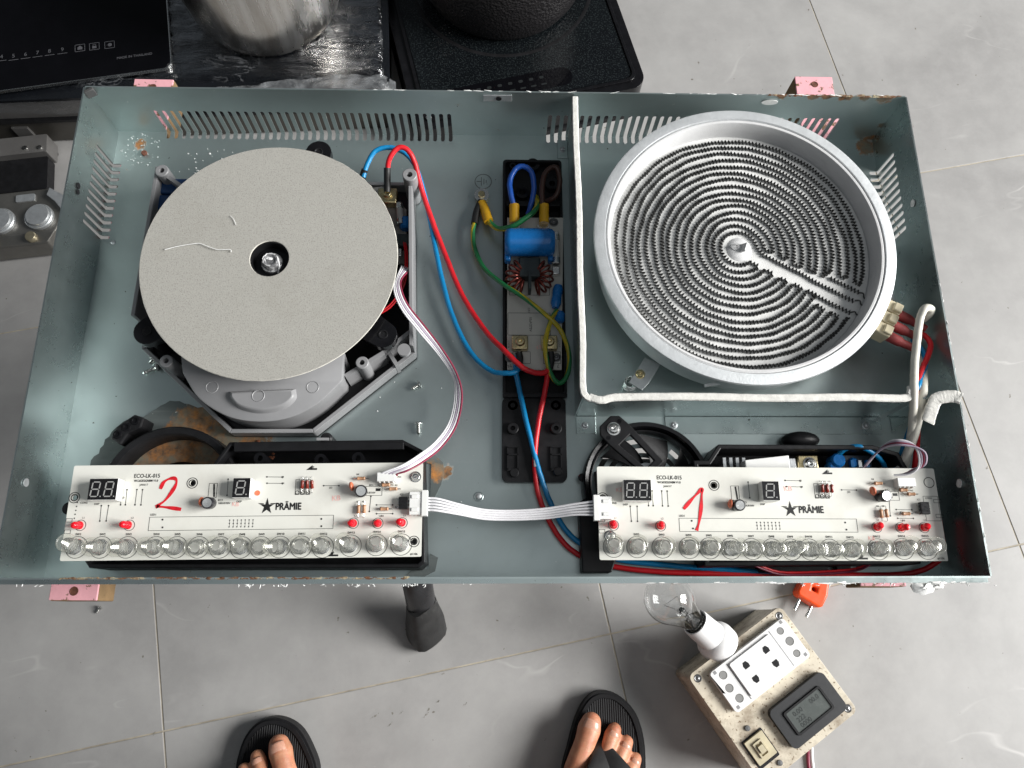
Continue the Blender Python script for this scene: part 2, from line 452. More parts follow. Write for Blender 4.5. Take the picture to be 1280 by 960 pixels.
def inset(poly, d):
    """offset a counter-clockwise or clockwise polygon inwards by d"""
    A = sum(poly[k - 1][0] * poly[k][1] - poly[k][0] * poly[k - 1][1] for k in range(len(poly)))
    P = [Vector(p[:2]) for p in poly]; s = 1 if A > 0 else -1
    out = []
    for i in range(len(P)):
        a, b, c = P[i - 1], P[i], P[(i + 1) % len(P)]
        e1 = (b - a).normalized(); e2 = (c - b).normalized()
        n1 = Vector((-e1.y, e1.x)) * s; n2 = Vector((-e2.y, e2.x)) * s
        m = (n1 + n2); q = max(0.3, 1 + n1.dot(n2))
        out.append(tuple(b + m * (d / q)))
    return out
def screw_head(mb, c, r=3.6, h=2.0, axis=(0, 0, 1)):
    """pan head with a real cross recess"""
    n = 24
    mb.lathe([(r * 1.25, 0), (r * 1.25, 0.5), (r, 0.6), (r * 0.97, h * 0.6), (r * 0.75, h), (r * 0.42, h * 1.05), (r * 0.3, h * 0.55), (0.001, h * 0.4)], c, n, axis)
    return mb

# ------------------------------------------------------------------ shared materials
STEEL = stain_steel('coated_sheet_steel', [], metal=0.95, rough=0.29)
GALV = mat('galvanised_steel', (0.55, 0.57, 0.58), 0.42, 0.75, 0.12, 120, bump=0.12, bscale=600)
BRIGHT = mat('bright_plated_metal', (0.72, 0.72, 0.70), 0.24, 1.0, 0.1, 300)
BRASS = mat('yellow_plated_metal', (0.62, 0.52, 0.30), 0.3, 1.0, 0.15, 300)
BLACKP = mat('black_plastic', (0.009, 0.009, 0.010), 0.45, 0.0, 0.3, 90, bump=0.12, bscale=1500, spec=0.28)
BLACKG = mat('glossy_black_plastic', (0.006, 0.006, 0.007), 0.2, 0.0, 0.3, 90, spec=0.35)
GREYP = mat('grey_plastic', (0.235, 0.235, 0.24), 0.42, 0.0, 0.06, 40, bump=0.05, bscale=1500)
WHITEP = mat('white_plastic', (0.74, 0.74, 0.72), 0.36, 0.0, 0.05, 60)
PCBW = mat('cream_board_lacquer', (0.70, 0.695, 0.64), 0.34, 0.0, 0.03, 30, coat=0.15, wear=(0.60, 0.58, 0.52), wear_scale=16, wear_lo=0.55, wear_hi=0.85)
PCBG = mat('grey_board_lacquer', (0.50, 0.49, 0.45), 0.38, 0.0, 0.05, 40)
INK = mat('black_print', (0.012, 0.012, 0.012), 0.5, 0.0, 0.2, 300)
INKGREY = mat('worn_grey_print', (0.10, 0.115, 0.115), 0.5, 0.0, 0.2, 300)
REDPEN = mat('red_marker_ink', (0.62, 0.012, 0.022), 0.5, 0.0, 0.25, 260)
PINKINK = mat('faint_red_stamp_ink', (0.80, 0.47, 0.43), 0.6, 0.0, 0.1, 400)
WIRE_RED = mat('red_wire_insulation', (0.60, 0.014, 0.022), 0.34, 0.0, 0.1, 60, spec=0.5)
WIRE_BLUE = mat('blue_wire_insulation', (0.006, 0.135, 0.37), 0.34, 0.0, 0.1, 60)
WIRE_CYAN = mat('light_blue_wire_insulation', (0.005, 0.20, 0.44), 0.32, 0.0, 0.1, 60)
WIRE_BROWN = mat('brown_wire_insulation', (0.055, 0.025, 0.018), 0.38, 0.0, 0.15, 60)
WIRE_WHITE = mat('white_wire_insulation', (0.72, 0.71, 0.73), 0.36, 0.0, 0.06, 60)
WIRE_CREAM = mat('cream_silicone_sleeve', (0.62, 0.60, 0.53), 0.5, 0.0, 0.1, 80, bump=0.2, bscale=900)
WIRE_BLACK = mat('black_heatshrink', (0.012, 0.012, 0.012), 0.5, 0.0, 0.2, 100, bump=0.2, bscale=700)
WIRE_GREEN = mat('green_wire_insulation', (0.015, 0.17, 0.055), 0.36, 0.0, 0.12, 60)
WIRE_YELLOW = mat('yellow_wire_insulation', (0.50, 0.38, 0.015), 0.36, 0.0, 0.12, 60)
YELLOWS = mat('yellow_terminal_sleeve', (0.66, 0.36, 0.015), 0.42, 0.0, 0.1, 90)
MAROON = mat('maroon_fibre_sleeve', (0.30, 0.045, 0.045), 0.62, 0.0, 0.16, 200, bump=0.5, bscale=900)
CERAMIC = mat('cream_ceramic', (0.60, 0.53, 0.37), 0.5, 0.0, 0.1, 150, bump=0.15)
BLUECOAT = mat('blue_epoxy_coating', (0.008, 0.14, 0.42), 0.26, 0.0, 0.12, 150)
NAVY = mat('navy_film_capacitor', (0.012, 0.045, 0.13), 0.4, 0.0, 0.15, 150)
ROPE = mat('white_fibre_rope', (0.66, 0.65, 0.61), 0.9, 0.0, 0.14, 250, bump=0.6, bscale=900, speck=(0.30, 0.28, 0.25), speck_scale=300, speck_amt=0.72)
SILICONE = mat('white_sealant', (0.78, 0.78, 0.76), 0.5, 0.0, 0.1, 200, bump=0.4, bscale=500)
GLASS = clear_glass('clear_glass')
CLEARP = cap_plastic()
DARKCORE = mat('dark_ferrite', (0.03, 0.04, 0.042), 0.5, 0.0, 0.2, 200)
COPPERV = mat('varnished_copper', (0.16, 0.032, 0.022), 0.25, 0.5, 0.2, 200)

# ------------------------------------------------------------------ floor of square tiles
TS = 600.0
ta = 0.199
tox, toy = 155.7, -245.0
cta, sta = math.cos(ta), math.sin(ta)
def tile_xy(i, j): return (tox + TS * (i * cta - j * sta), toy + TS * (i * sta + j * cta))
GROUT = mat('tan_grout', (0.34, 0.305, 0.245), 0.9, 0.0, 0.3, 30, bump=0.5, bscale=300, wear=(0.14, 0.11, 0.08), wear_scale=12)
g = MB().box(-2600, 2600, -2600, 2600, FLOOR - 30, FLOOR - 0.8)
floor = build(g, 'floor', GROUT, o=(0, 0, FLOOR))
floor['kind'] = 'structure'
TILE = tile_material()
tb = MB().prism([(-299.0, -299.0), (299.0, -299.0), (299.0, 299.0), (-299.0, 299.0)], -9, 0)
first = None
for i in range(-4, 4):
    for j in range(-4, 4):
        cx, cy = tile_xy(i + 0.5, j + 0.5)
        if first is None:
            first = local(tb, 'tile', TILE, floor, (cx, cy, FLOOR), smooth=False, bevel=0.6)
            first.rotation_euler.z = ta
        else:
            c = copy_to(first, floor, (cx, cy, FLOOR)); c.rotation_euler.z = ta + random.choice((0, math.pi))

# ------------------------------------------------------------------ the open hob housing
HW, HD, RIM = 340.0, 195.0, 60.0
T = 1.2
hob = thing('hob_housing', 'open grey-blue sheet steel hob housing with vent slots, resting on pink wooden beams', 'hob housing', (0, 0, 0))
PITCH, SW = 7.0, 1.75
back_slots = [-296 + PITCH * k for k in range(37)] + [44 + PITCH * k for k in range(37)]
side_slots = [90 + PITCH * k for k in range(11)]
NOTCH = 7.0
def notch(c, d, horizontal, n=4):
    return [(c - SW, 0.0)] + [(c - SW * math.cos(math.pi * k / n), d - SW + SW * math.sin(math.pi * k / n)) for k in range(n + 1)] + [(c + SW, 0.0)]
# base panel outline, with the slots running over the bend
out = [(-HW, -HD), (HW, -HD)]
for y in side_slots: out += [(HW - q[1], q[0]) for q in notch(y, NOTCH, 0)]
out += [(HW, HD)]
for x in reversed(back_slots): out += [(2 * x - q[0], HD - q[1]) for q in notch(x, NOTCH, 1)]
out += [(-HW, HD)]
for y in reversed(side_slots): out += [(-HW + q[1], 2 * y - q[0]) for q in notch(y, NOTCH, 0)]
fan_c = (114.0, -124.0)
holes = []
for r0, r1 in ((20, 24), (27.5, 31.5), (35, 39)):
    for k in range(6):
        a0 = math.radians(60 * k + 8); a1 = math.radians(60 * k + 52)
        holes.append(circ(*fan_c, r1, 9, a0, a1) + list(reversed(circ(*fan_c, r0, 9, a0, a1))))
blow_c = (-248.0, -133.0)
holes.append(circ(*blow_c, 29, 36))
BASEM = stain_steel('coated_sheet_steel_base', [(-248, -133, 0, 46, 62), (-195, -92, 0, 8, 22), (-42, -112, 0, 1, 9), (-318, 182, 0, 1, 9), (333, 188, 0, 2, 14)])
base = build(MB().prism(out, -T, 0, holes), 'base_panel', BASEM, hob, smooth=False)
WALLM = stain_steel('coated_sheet_steel_back', [(290, 195, 60, 3, 12), (262, 195, 61, 2, 9), (322, 195, 60, 3, 13), (340, 195, 20, 1, 8), (235, 195, 61, 2, 9), (338, 195, 2, 2, 10), (275, 195, 61, 2, 9), (306, 195, 61, 2, 10)])
def wall(length, slots, material, place):
    """upright plate drawn in its own plane (s along, z up), then stood up by place(s, z, depth)"""
    L = [(-length, RIM), (-length, 0)]
    for c in slots: L += [(q[0], q[1] * 30.0 / NOTCH if q[1] > 0 else 0) for q in []] + [(c - SW, 0), (c - SW, 28.5), (c - SW * 0.7, 29.8), (c, 30.3), (c + SW * 0.7, 29.8), (c + SW, 28.5), (c + SW, 0)]
    L += [(length, 0), (length, RIM)]
    m = MB().prism(L, 0, T)
    m.v = [place(*p) for p in m.v]
    return build(m, 'wall_panel', material, hob, smooth=False)
wall(HW, back_slots, WALLM, lambda s, z, d: (s, HD + d, z))['label'] = 'back wall panel with long row of slots and rusty right end'
wall(HD, side_slots, STEEL, lambda s, z, d: (-HW - d, s, z))
wall(HD, side_slots, STEEL, lambda s, z, d: (HW + d, s, z))
wall(HW, [], stain_steel('coated_sheet_steel_front', []), lambda s, z, d: (s, -HD - d, z))
# folded return flange along the front and back edge, small corner tabs
for (x0, x1, y0, y1) in ((-338, 338, -HD - T - 3.2, -HD - T),):
    build(MB().box(x0, x1, y0, y1, RIM - 1.4, RIM - 0.2), 'folded_lip', STEEL, hob, smooth=False)
rnd = random.Random(3)
# rivets, stamped dots, punched holes (dark inserts set into the sheet)
riv = None
for p in ((-16.4, 217.9, 0.0), (-64.3, 213.0, 0.0), (-15.8, -130.9, 0.0), (-329.6, 85.3, 0.0), (344.8, 169.6, 0.0)):
    m = MB().lathe([(0.001, 0.9), (1.6, 0.8), (2.4, 0.3), (2.6, 0.0)], n=14)
    riv = local(m, 'rivet', GALV, hob, (p[0], p[1], 0.05)) if riv is None else copy_to(riv, hob, (p[0], p[1], 0.05))
build(MB().lathe([(2.2, 0.05), (3.0, 0.35), (3.4, 0.35), (3.9, 0.05)], (-15.8, -131.5, 0.0), 20), 'stamped_ring', STEEL, hob)
# punched screw holes in the walls as flat discs, the brightness behind them painted pale
ey = MB()
build(MB().cyl((HW - 0.5, 103, 46), (HW - 1.0, 103, 46), 3.1, n=16), 'painted_hole_disc', SILICONE, hob)
build(MB().cyl((HW - 0.5, -128, 44), (HW - 1.0, -128, 44), 3.3, n=16), 'painted_hole_disc', SILICONE, hob)
build(MB().cyl((-HW + 0.5, -128, 44), (-HW + 1.0, -128, 44), 3.1, n=16), 'painted_hole_disc', GALV, hob)
build(MB().cyl((-HW + 0.5, 112, 46), (-HW + 1.0, 112, 46), 2.6, n=16).cyl((-HW + 0.5, 107, 45), (-HW + 1.0, 107, 45), 2.2, n=16), 'painted_hole_disc', BLACKP, hob)
build(MB().prism([(x, y) for x, y in circ(0, 0, 1, 18)], 0, 1).xform(Matrix.Translation((228, HD - 0.4, 52)) @ Matrix.Rotation(math.radians(90), 4, 'X') @ Matrix.Diagonal((7, 3.2, 0.5, 1))), 'painted_hole_disc', SILICONE, hob)
build(MB().box(-14, 10, HD - 0.9, HD - 0.2, 49, 57), 'bracket_plate', GALV, hob, smooth=False, bevel=0.3)
build(MB().cyl((-1, HD - 0.9, 53), (-1, HD - 1.5, 53), 2.4, n=14), 'punched_hole', BLACKP, hob)
build(MB().obox((-HW + 3, HD - 2.5, RIM - 4), (8, 3, 8), 0.5), 'corner_tape', mat('dark_tape', (0.06, 0.06, 0.06), 0.6, bump=0.6), hob, bevel=0.6)
# dried sealant along the rims
seal = MB()
def shard(c, L_, ang_, w):
    d = Vector((math.cos(ang_), math.sin(ang_), rnd.uniform(-.4, .3))); q = Vector(c)
    seal.tube([q - d * L_ / 2, q + Vector((rnd.uniform(-.5, .5), rnd.uniform(-.5, .5), 0)), q + d * L_ / 2], [w * 0.3, w, w * 0.25], 5)
for cx, n_, sp in ((-168, 12, 5), (-148, 10, 5), (-120, 5, 6), (-98, 9, 4), (-88, 8, 3), (-62, 12, 4), (-54, 10, 4), (-20, 3, 8), (210, 8, 9), (240, 14, 12), (270, 8, 8), (318, 10, 8), (-315, 5, 8)):
    for _ in range(n_): shard((cx + rnd.gauss(0, sp), -HD - T - 2.6 - rnd.uniform(0, 2.2), RIM - 0.6 - rnd.uniform(0, 2.5)), rnd.uniform(1.0, 3.4), rnd.uniform(0, 3.14), rnd.uniform(0.2, 0.6))
for _ in range(26):
    x = rnd.uniform(100, 338); shard((x, -HD - T - 3.0, RIM - 0.6), rnd.uniform(4, 16), rnd.uniform(-.06, .06), rnd.uniform(0.4, 0.9))
seal.lump((293, -HD - 7.5, RIM - 3), 5.2, rnd, (1.8, 0.9, 0.7)); seal.lump((302, -HD - 6.0, RIM - 2), 3.5, rnd, (1.6, 0.9, 0.8))
for _ in range(30):
    y = rnd.uniform(-190, 30); shard((HW + T, y, RIM - 0.4), rnd.uniform(2, 10), 1.57 + rnd.uniform(-.1, .1), rnd.uniform(0.2, 0.6))
for _ in range(40):
    shard((rnd.uniform(-120, 330), HD + 0.8, RIM + 0.1), rnd.uniform(2, 12), rnd.uniform(-.05, .05), rnd.uniform(0.2, 0.5))
for _ in range(9):
    y = rnd.uniform(-190, 190); seal.lump((-HW - T, y, RIM - 0.3), rnd.uniform(0.2, 0.4), rnd, (0.6, 3, 0.6))
build(seal, 'sealant_residue', SILICONE, hob, kind='stuff')
rs = MB()
for _ in range(260):
    x = rnd.uniform(-300, -60); rs.lump((x, -HD - rnd.uniform(0, 1.2), RIM + 0.05), rnd.uniform(0.15, 0.55), rnd, (rnd.uniform(1, 6), 0.9, 0.4))
for _ in range(120):
    x = rnd.uniform(225, 336); rs.lump((x, HD + rnd.uniform(-0.6, 1.6), RIM + 0.05), rnd.uniform(0.15, 0.7), rnd, (rnd.uniform(1, 6), 0.9, 0.4))
build(rs, 'rim_rust', mat('rim_rust', (0.13, 0.06, 0.03), 0.9, 0.0, 0.5, 250, bump=0.8, wear=(0.40, 0.34, 0.22), wear_scale=90, wear_lo=0.5, wear_hi=0.6), hob, kind='stuff')
# perforated circular patch stamped in the back left corner, and a rusty bolt through it
perf = MB()
for k in range(26):
    a = rnd.uniform(0, 6.28); r = rnd.uniform(13, 18.5)
    perf.lump((-317 + r * math.cos(a), 176 + r * 0.9 * math.sin(a), 0.3), rnd.uniform(0.3, 0.8), rnd, (1.2, 1, 0.5))
for _ in range(44):
    a = rnd.uniform(0, 6.28); r = 17 * math.sqrt(rnd.random()); perf.lump((-317 + r * math.cos(a), 176 + r * math.sin(a), 0.25), rnd.uniform(0.2, 0.6), rnd, (1.4, 1, 0.4))
build(perf, 'sealant_crumbs', mat('dull_sealant_crumbs', (0.50, 0.55, 0.54), 0.6), hob, kind='stuff')
RUSTB = mat('rusty_bolt', (0.14, 0.055, 0.035), 0.8, 0.2, 0.4, 400, bump=0.6)
build(MB().cyl((-314, 172, 0), (-314, 172, 3), 2.6, n=8, bev=0.6), 'bolt', RUSTB, hob)
# earth symbol print: a circle and its bars
sym = (-14.3, 147.6)
es = MB().prism(circ(*sym, 7.6, 32), 0.1, 0.18, [circ(*sym, 6.9, 32)])
for dx, h in ((-1.6, 8.5), (0.6, 5.6), (2.6, 3.0)): es.box(sym[0] + dx - 0.35, sym[0] + dx + 0.35, sym[1] - h / 2, sym[1] + h / 2, 0.1, 0.18)
es.box(sym[0] - 6, sym[0] - 1.9, sym[1] - 0.35, sym[1] + 0.35, 0.1, 0.18)
build(es, 'earth_symbol', INKGREY, hob, smooth=False)

# partition that frames the radiant heater, with its flanges and rope gasket
PX, PY = 62.0, -66.0
part_st = STEEL
build(MB().box(PX - 0.6, PX + 0.6, PY, HD - 0.5, 0.2, 57), 'partition_panel', STEEL, hob, smooth=False)
build(MB().prism([(PX + 0.6, PY - 0.6), (308, PY - 0.6), (308, PY + 0.6), (PX + 0.6, PY + 0.6)], 0.2, 56), 'partition_panel', STEEL, hob, smooth=False)
build(MB().box(316, HW - 0.3, PY - 0.6, PY + 0.6, 0.2, 56), 'partition_panel', STEEL, hob, smooth=False)
for (x0, x1, y0, y1) in ((52, 61.2, 172, 190), (62, 78, -81, -66.8), (134, 310, -81, -66.8), (318, 336, -80, -66.8)):
    build(MB().box(x0, x1, y0, y1, 0.1, 1.3), 'mounting_flange', STEEL, hob, smooth=False, bevel=0.25)
scr = None
for p in ((56.5, 180), (69, -74.5), (141, -74), (297, -74)):
    m = screw_head(MB(), (0, 0, 0), 2.4, 1.8)
    scr = local(m, 'screw', GALV, hob, (p[0], p[1], 1.3)) if scr is None else copy_to(scr, hob, (p[0], p[1], 1.3))
def rope(pts, r, seed, nm='rope_gasket'):
    rr = random.Random(seed); P = spline(pts, 14); m = MB()
    m.strip([p + Vector((rr.uniform(-.08, .08), rr.uniform(-.08, .08), rr.uniform(-.06, .06))) for p in P], [r * 2 * rr.uniform(0.97, 1.03) for _ in P], 2.6)
    return m
build(rope([(PX + .5, HD - 2, 57), (PX + 0.2, 150, 57.2), (PX + 1.0, 90, 57), (PX, 30, 57.4), (PX + 0.6, -20, 57), (PX - 0.3, -58, 57.2), (PX + 2.5, -66.5, 57.2), (PX + 8, -67.5, 57)], 2.25, 5), 'rope_gasket', ROPE, hob)
build(rope([(PX + 4, -66.5, 57), (75, -69, 57.8), (90, -66.5, 57.2), (150, -66, 57.3), (200, -66.8, 57), (260, -66, 57.2), (300, -66.5, 57), (306, -62, 58), (307, -58, 57)], 2.6, 6), 'rope_gasket', ROPE, hob)
build(rope([(318, -84, 53), (320, -76, 56), (324, -68, 58), (330, -66, 59), (337, -66, 60), (341, -68, 61)], [4.2][0], 8), 'rope_gasket', ROPE, hob)['label'] = 'frayed loose end of rope gasket by right wall'

# ------------------------------------------------------------------ two pink beams under the housing, and the stand below
PINKW = mat('chipped_pink_paint', (0.80, 0.40, 0.44), 0.55, 0.0, 0.07, 60, bump=0.3, bscale=250, wear=(0.16, 0.10, 0.05), wear_scale=70, wear_lo=0.55, wear_hi=0.59)
RAWW = mat('raw_brown_wood', (0.21, 0.135, 0.065), 0.8, 0.0, 0.3, 45, bump=0.6, bscale=220, wear=(0.05, 0.035, 0.02), wear_scale=60)
def beam(x0, x1, y0, y1, label):
    t = thing('wooden_beam', label, 'beam', ((x0 + x1) / 2, (y0 + y1) / 2, -30), 'pink wooden beams')
    build(MB().box(x0, x1, y0, y1, -28, -3.2), 'timber', RAWW, t, smooth=False, bevel=1.0)
    build(MB().prism([(x0 + .2, y0 + .6), (x1 - .4, y0 + .2), (x1 - .4, y1 - .4), (x0 + .2, y1 - .2)], -3.19, -1.3), 'painted_face', PINKW, t, smooth=False, bevel=0.5)
    for yb in (y0 + 7, y1 - 9):
        build(MB().lathe([(2.2, -1.25), (2.9, -0.95), (3.4, -1.2)], ((x0 + x1) / 2, yb, 0), 14).lathe([(0.001, -1.2), (2.2, -1.2)], ((x0 + x1) / 2, yb, 0), 14), 'bolt_hole', RUSTB, t)
beam(-335, -299, -209, 252, 'pink-painted wooden beam under the left end of the steel housing')
beam(277, 313, -200, 264, 'pink-painted wooden beam under the right end of the steel housing')
TUBE = mat('worn_black_enamel', (0.03, 0.03, 0.032), 0.3, 0.2, 0.3, 40, bump=0.1, wear=(0.10, 0.10, 0.10), wear_scale=30)
RUB = mat('dull_black_rubber', (0.022, 0.022, 0.022), 0.55, 0.0, 0.3, 60, bump=0.25, bscale=500, wear=(0.09, 0.09, 0.085), wear_scale=25)
stand = thing('pedestal_stand', 'black tubular pedestal stand whose front leg and rubber foot show below the housing', 'stand', (-118, 3, FLOOR))
for y in (-110, 110): build(MB().box(-345, 325, y - 15, y + 15, -58, -28.1), 'crossbar', TUBE, stand, bevel=3)
build(MB().box(-148, -88, -125, 125, -80, -58.1), 'top_plate', TUBE, stand, bevel=2)
build(MB().cyl((-118, 3, -330), (-118, 3, -80), 28, n=28), 'column', TUBE, stand)
def leg(dx, dy, L):
    d = Vector((dx, dy, 0)).normalized(); w = Vector((-d.y, d.x, 0)); c = Vector((-118, 3, 0))
    P = spline([c + d * 15 + Vector((0, 0, -300)), c + d * (L * 0.35) + Vector((0, 0, -322)), c + d * (L * 0.7) + Vector((0, 0, -380)), c + d * (L - 20) + Vector((0, 0, -452))], 8)
    l = build(MB().tube(P, 19, 18, flat=0.7), 'leg', TUBE, stand)
    e = P[-1]; t = (P[-1] - P[-3]).normalized()
    prof = []
    a = e - t * 26; b = e + d * 6; cpt = Vector((e.x, e.y, 0)) + d * 22
    m = MB(); w = Matrix.Rotation(math.radians(34), 3, 'Z') @ w
    R = [(a, 22, 17), (e - t * 6, 25, 20), (b + Vector((0, 0, -14)), 28, 23), (cpt + Vector((0, 0, FLOOR + 14)), 29, 24), (cpt + d * 1 + Vector((0, 0, FLOOR + 0.3)), 28, 23)]
    V = []; F = []; n = 20
    for q, (p, rw, rd) in enumerate(R):
        ax = t if q < 2 else Vector((0, 0, -1)) * (0.3 * (q - 1)) + t * (1 - 0.3 * (q - 1)); ax.normalize()
        u = ax.cross(w).normalized()
        for k in range(n):
            an = 2 * math.pi * k / n; ca, sa = math.cos(an), math.sin(an)
            sq = 1 / max(abs(ca), abs(sa)) ** 0.55
            V.append(p + w * ca * rw * sq * 0.9 + u * sa * rd * sq * 0.9)
    for i in range(len(R) - 1):
        for k in range(n): F.append((i * n + k, i * n + (k + 1) % n, (i + 1) * n + (k + 1) % n, (i + 1) * n + k))
    F.append(tuple(range(n))[::-1]); F.append(tuple(range((len(R) - 1) * n, len(R) * n)))
    build(m.add(V, F), 'foot_cap', RUB, l, o=ORIG[stand.name])
leg(0.1, -1, 243); leg(1, 0.1, 262); leg(-1, -0.1, 262); leg(-0.1, 1, 262)

# ------------------------------------------------------------------ radiant heater
HC = Vector((194.5, 63.7, 0))
heater = thing('radiant_heater', 'round ceramic radiant heater with corrugated coil in the right compartment', 'heater', (HC.x, HC.y, 0))
RINGM = mat('mottled_aluminium_rim', (0.62, 0.64, 0.65), 0.5, 0.45, 0.07, 90, bump=0.35, bscale=500, wear=(0.42, 0.43, 0.43), wear_scale=140, wear_lo=0.66, wear_hi=0.76)
INSUL = mat('grey_fibre_insulation', (0.66, 0.66, 0.645), 0.9, 0.0, 0.09, 60, bump=0.5, bscale=900)
INSULW = mat('pale_fibre_ring', (0.60, 0.60, 0.60), 0.85, 0.0, 0.05, 60, bump=0.3, bscale=900)
COILM = mat('oxidised_heating_strip', (0.09, 0.09, 0.087), 0.45, 0.6, 0.25, 200)
build(MB().lathe([(0.001, 22), (112, 22), (115, 24), (117, 48), (119.5, 51), (120.3, 53.5), (119.6, 55.2), (118, 55.6), (111.5, 55.9), (111, 55.0), (110.8, 40)], HC, 128), 'rim_pan', RINGM, heater)
build(MB().lathe([(110.7, 30), (110.6, 54.6), (109.5, 55.4), (108, 55.2), (107.3, 54), (105.5, 39.2), (105.4, 36)], HC, 128), 'fibre_ring', INSULW, heater)
build(MB().lathe([(0.001, 38.2), (105.6, 38.2), (105.6, 30), (0.001, 30)], HC, 96), 'fibre_bed', INSUL, heater)
LA = math.radians(-29.5)
ld = Vector((math.cos(LA), math.sin(LA), 0)); ln = Vector((-ld.y, ld.x, 0))
def path_strip(P, per=2.9, amp=1.4, z0=36.5, z1=40.7):
    """corrugated strip standing on edge along a flat path"""
    L = [0.0]
    for a, b in zip(P, P[1:]): L.append(L[-1] + (b - a).length)
    n = int(L[-1] / per * 6); V = []; F = []; k = 0
    for i in range(n + 1):
        s = L[-1] * i / n
        while k < len(L) - 2 and L[k + 1] < s: k += 1
        t = (s - L[k]) / max(1e-6, L[k + 1] - L[k])
        p = P[k].lerp(P[k + 1], t); d = (P[k + 1] - P[k]).normalized(); w = Vector((-d.y, d.x, 0))
        ph = math.sin(2 * math.pi * s / per); off = amp * math.copysign(abs(ph) ** 0.55, ph)
        lf = 0.45 * math.sin(s * 0.031 + 1.7) + 0.35 * math.sin(s * 0.087) + 0.25 * math.sin(s * 0.23 + 0.4)
        q = p + w * (off * (1 + 0.14 * math.sin(s * 0.41)) + lf)
        for zz, tt in ((z0, -0.22), (z1, -0.22), (z1, 0.22), (z0, 0.22)):
            V.append((q.x + w.x * tt, q.y + w.y * tt, zz))
    for i in range(n):
        for a, b in ((0, 1), (1, 2), (2, 3)): F.append((i * 4 + a, i * 4 + b, i * 4 + 4 + b, i * 4 + 4 + a))
    return V, F
NR, R0, DR = 15, 14.6, 6.12
def ring_arc(r, offu, offl, rev):
    a0 = math.asin(offu / r) ; a1 = 2 * math.pi - math.asin(offl / r)
    n = max(24, int(r * 1.6)); A = [a0 + (a1 - a0) * i / n for i in range(n + 1)]
    P = [HC + (ld * math.cos(a) + ln * math.sin(a)) * r for a in A]
    return P[::-1] if rev else P
def offs(k):
    r = R0 + DR * k
    up = 10.5 if r < 72 else 19.0
    lo = 7.0 if r < 72 else 14.5
    if k == 0: up = 8.5
    return r, min(up, r * 0.8), min(lo, r * 0.8)
full = [HC + ld * 99 + ln * 4.5, HC + ld * 20 + ln * 4.5]
for k in range(NR):
    r, u_, l_ = offs(k)
    full += ring_arc(r, u_, l_, k % 2 == 1)
full += [HC + ld * 100.5 - ln * 11]
m = MB(); m.add(*path_strip(full)); build(m, 'heating_coil', COILM, heater, smooth=False)
for a, b, o in ((74, 100, 12.5), (66, 100, -7.5)):
    m = MB(); m.add(*path_strip([HC + ld * a + ln * o, HC + ld * b + ln * o])); build(m, 'heating_coil', COILM, heater, smooth=False)
build(MB().lathe([(0.001, 40.6), (6.0, 40.4), (8.5, 39.6), (10.5, 38.25)], HC, 24), 'centre_post', INSULW, heater)
build(MB().obox(HC + Vector((2.5, -0.5, 43)), (1.6, 7.5, 6), -0.35, 0, 0.5).lump(HC + Vector((-3, 1, 40.5)), 3.2, random.Random(2), (1.4, 0.8, 0.7)), 'post_tab', INSULW, heater, bevel=0.4)
for o in (12.5, 4.5, -7.5):
    build(MB().tube(spline([HC + ld * 99 + ln * o + Vector((0, 0, 40)), HC + ld * 102 + ln * (o * 0.9 + 1) + Vector((0, 0, 42)), HC + ld * 105 + ln * (o * 0.8) + Vector((0, 0, 40)), HC + ld * 112 + ln * (o * 0.8) + Vector((0, 0, 40))], 5), 0.6, 6), 'lead_wire', COILM, heater)
# terminal block on the rim and its three crimp sleeves
for k in (-1, 0, 1):
    c = HC + ld * 125 + ln * (k * 10.5) + Vector((0, 0, 40))
    build(MB().obox(c, (15, 9.6, 15), LA).obox(c + ld * 4 + Vector((0, 0, 8.4)), (7, 7.4, 3), LA), 'terminal_block', CERAMIC, heater, bevel=1.0)
    s0 = c + ld * 6 + Vector((0, 0, 0)); s1 = s0 + ld * 13; s2 = s1 + ld * 13 - ln * (0.5 * k)
    build(MB().tube([s0, s1 - ld * 1.5, s1 + ld * 1.0, s2], [4.2, 4.1, 3.2, 2.9], 14), 'crimp_sleeve', MAROON, heater)
# spring bracket that carries the heater
bp = (113.6, -34.6)
br = MB().prism([(104.2, -41.4), (118.2, -20.3), (130.9, -25.7), (121.0, -41.3), (114.2, -48.0)], 11, 12.4)
build(br, 'mounting_bracket', GALV, heater, smooth=False, bevel=0.3)
build(screw_head(MB(), (bp[0], bp[1], 12.4), 3.2, 2.2), 'screw', BRASS, heater)
sp = (106.5, -40.9)
build(MB().tube([Vector((sp[0] + 5.2 * math.cos(t * 0.55), sp[1] + 5.2 * math.sin(t * 0.55), 0.8 + t * 0.2)) for t in range(56)], 0.6, 6), 'spring', BRIGHT, heater)
build(MB().box(306, 318, 22, 34, 20, 21).box(317, 318.4, 22, 34, 20, 34), 'side_tab', GALV, heater, smooth=False)
build(MB().obox(HC + Vector((-30, -113.5, 34)), (12, 2, 3), 0.12), 'rim_rivet', GALV, heater)

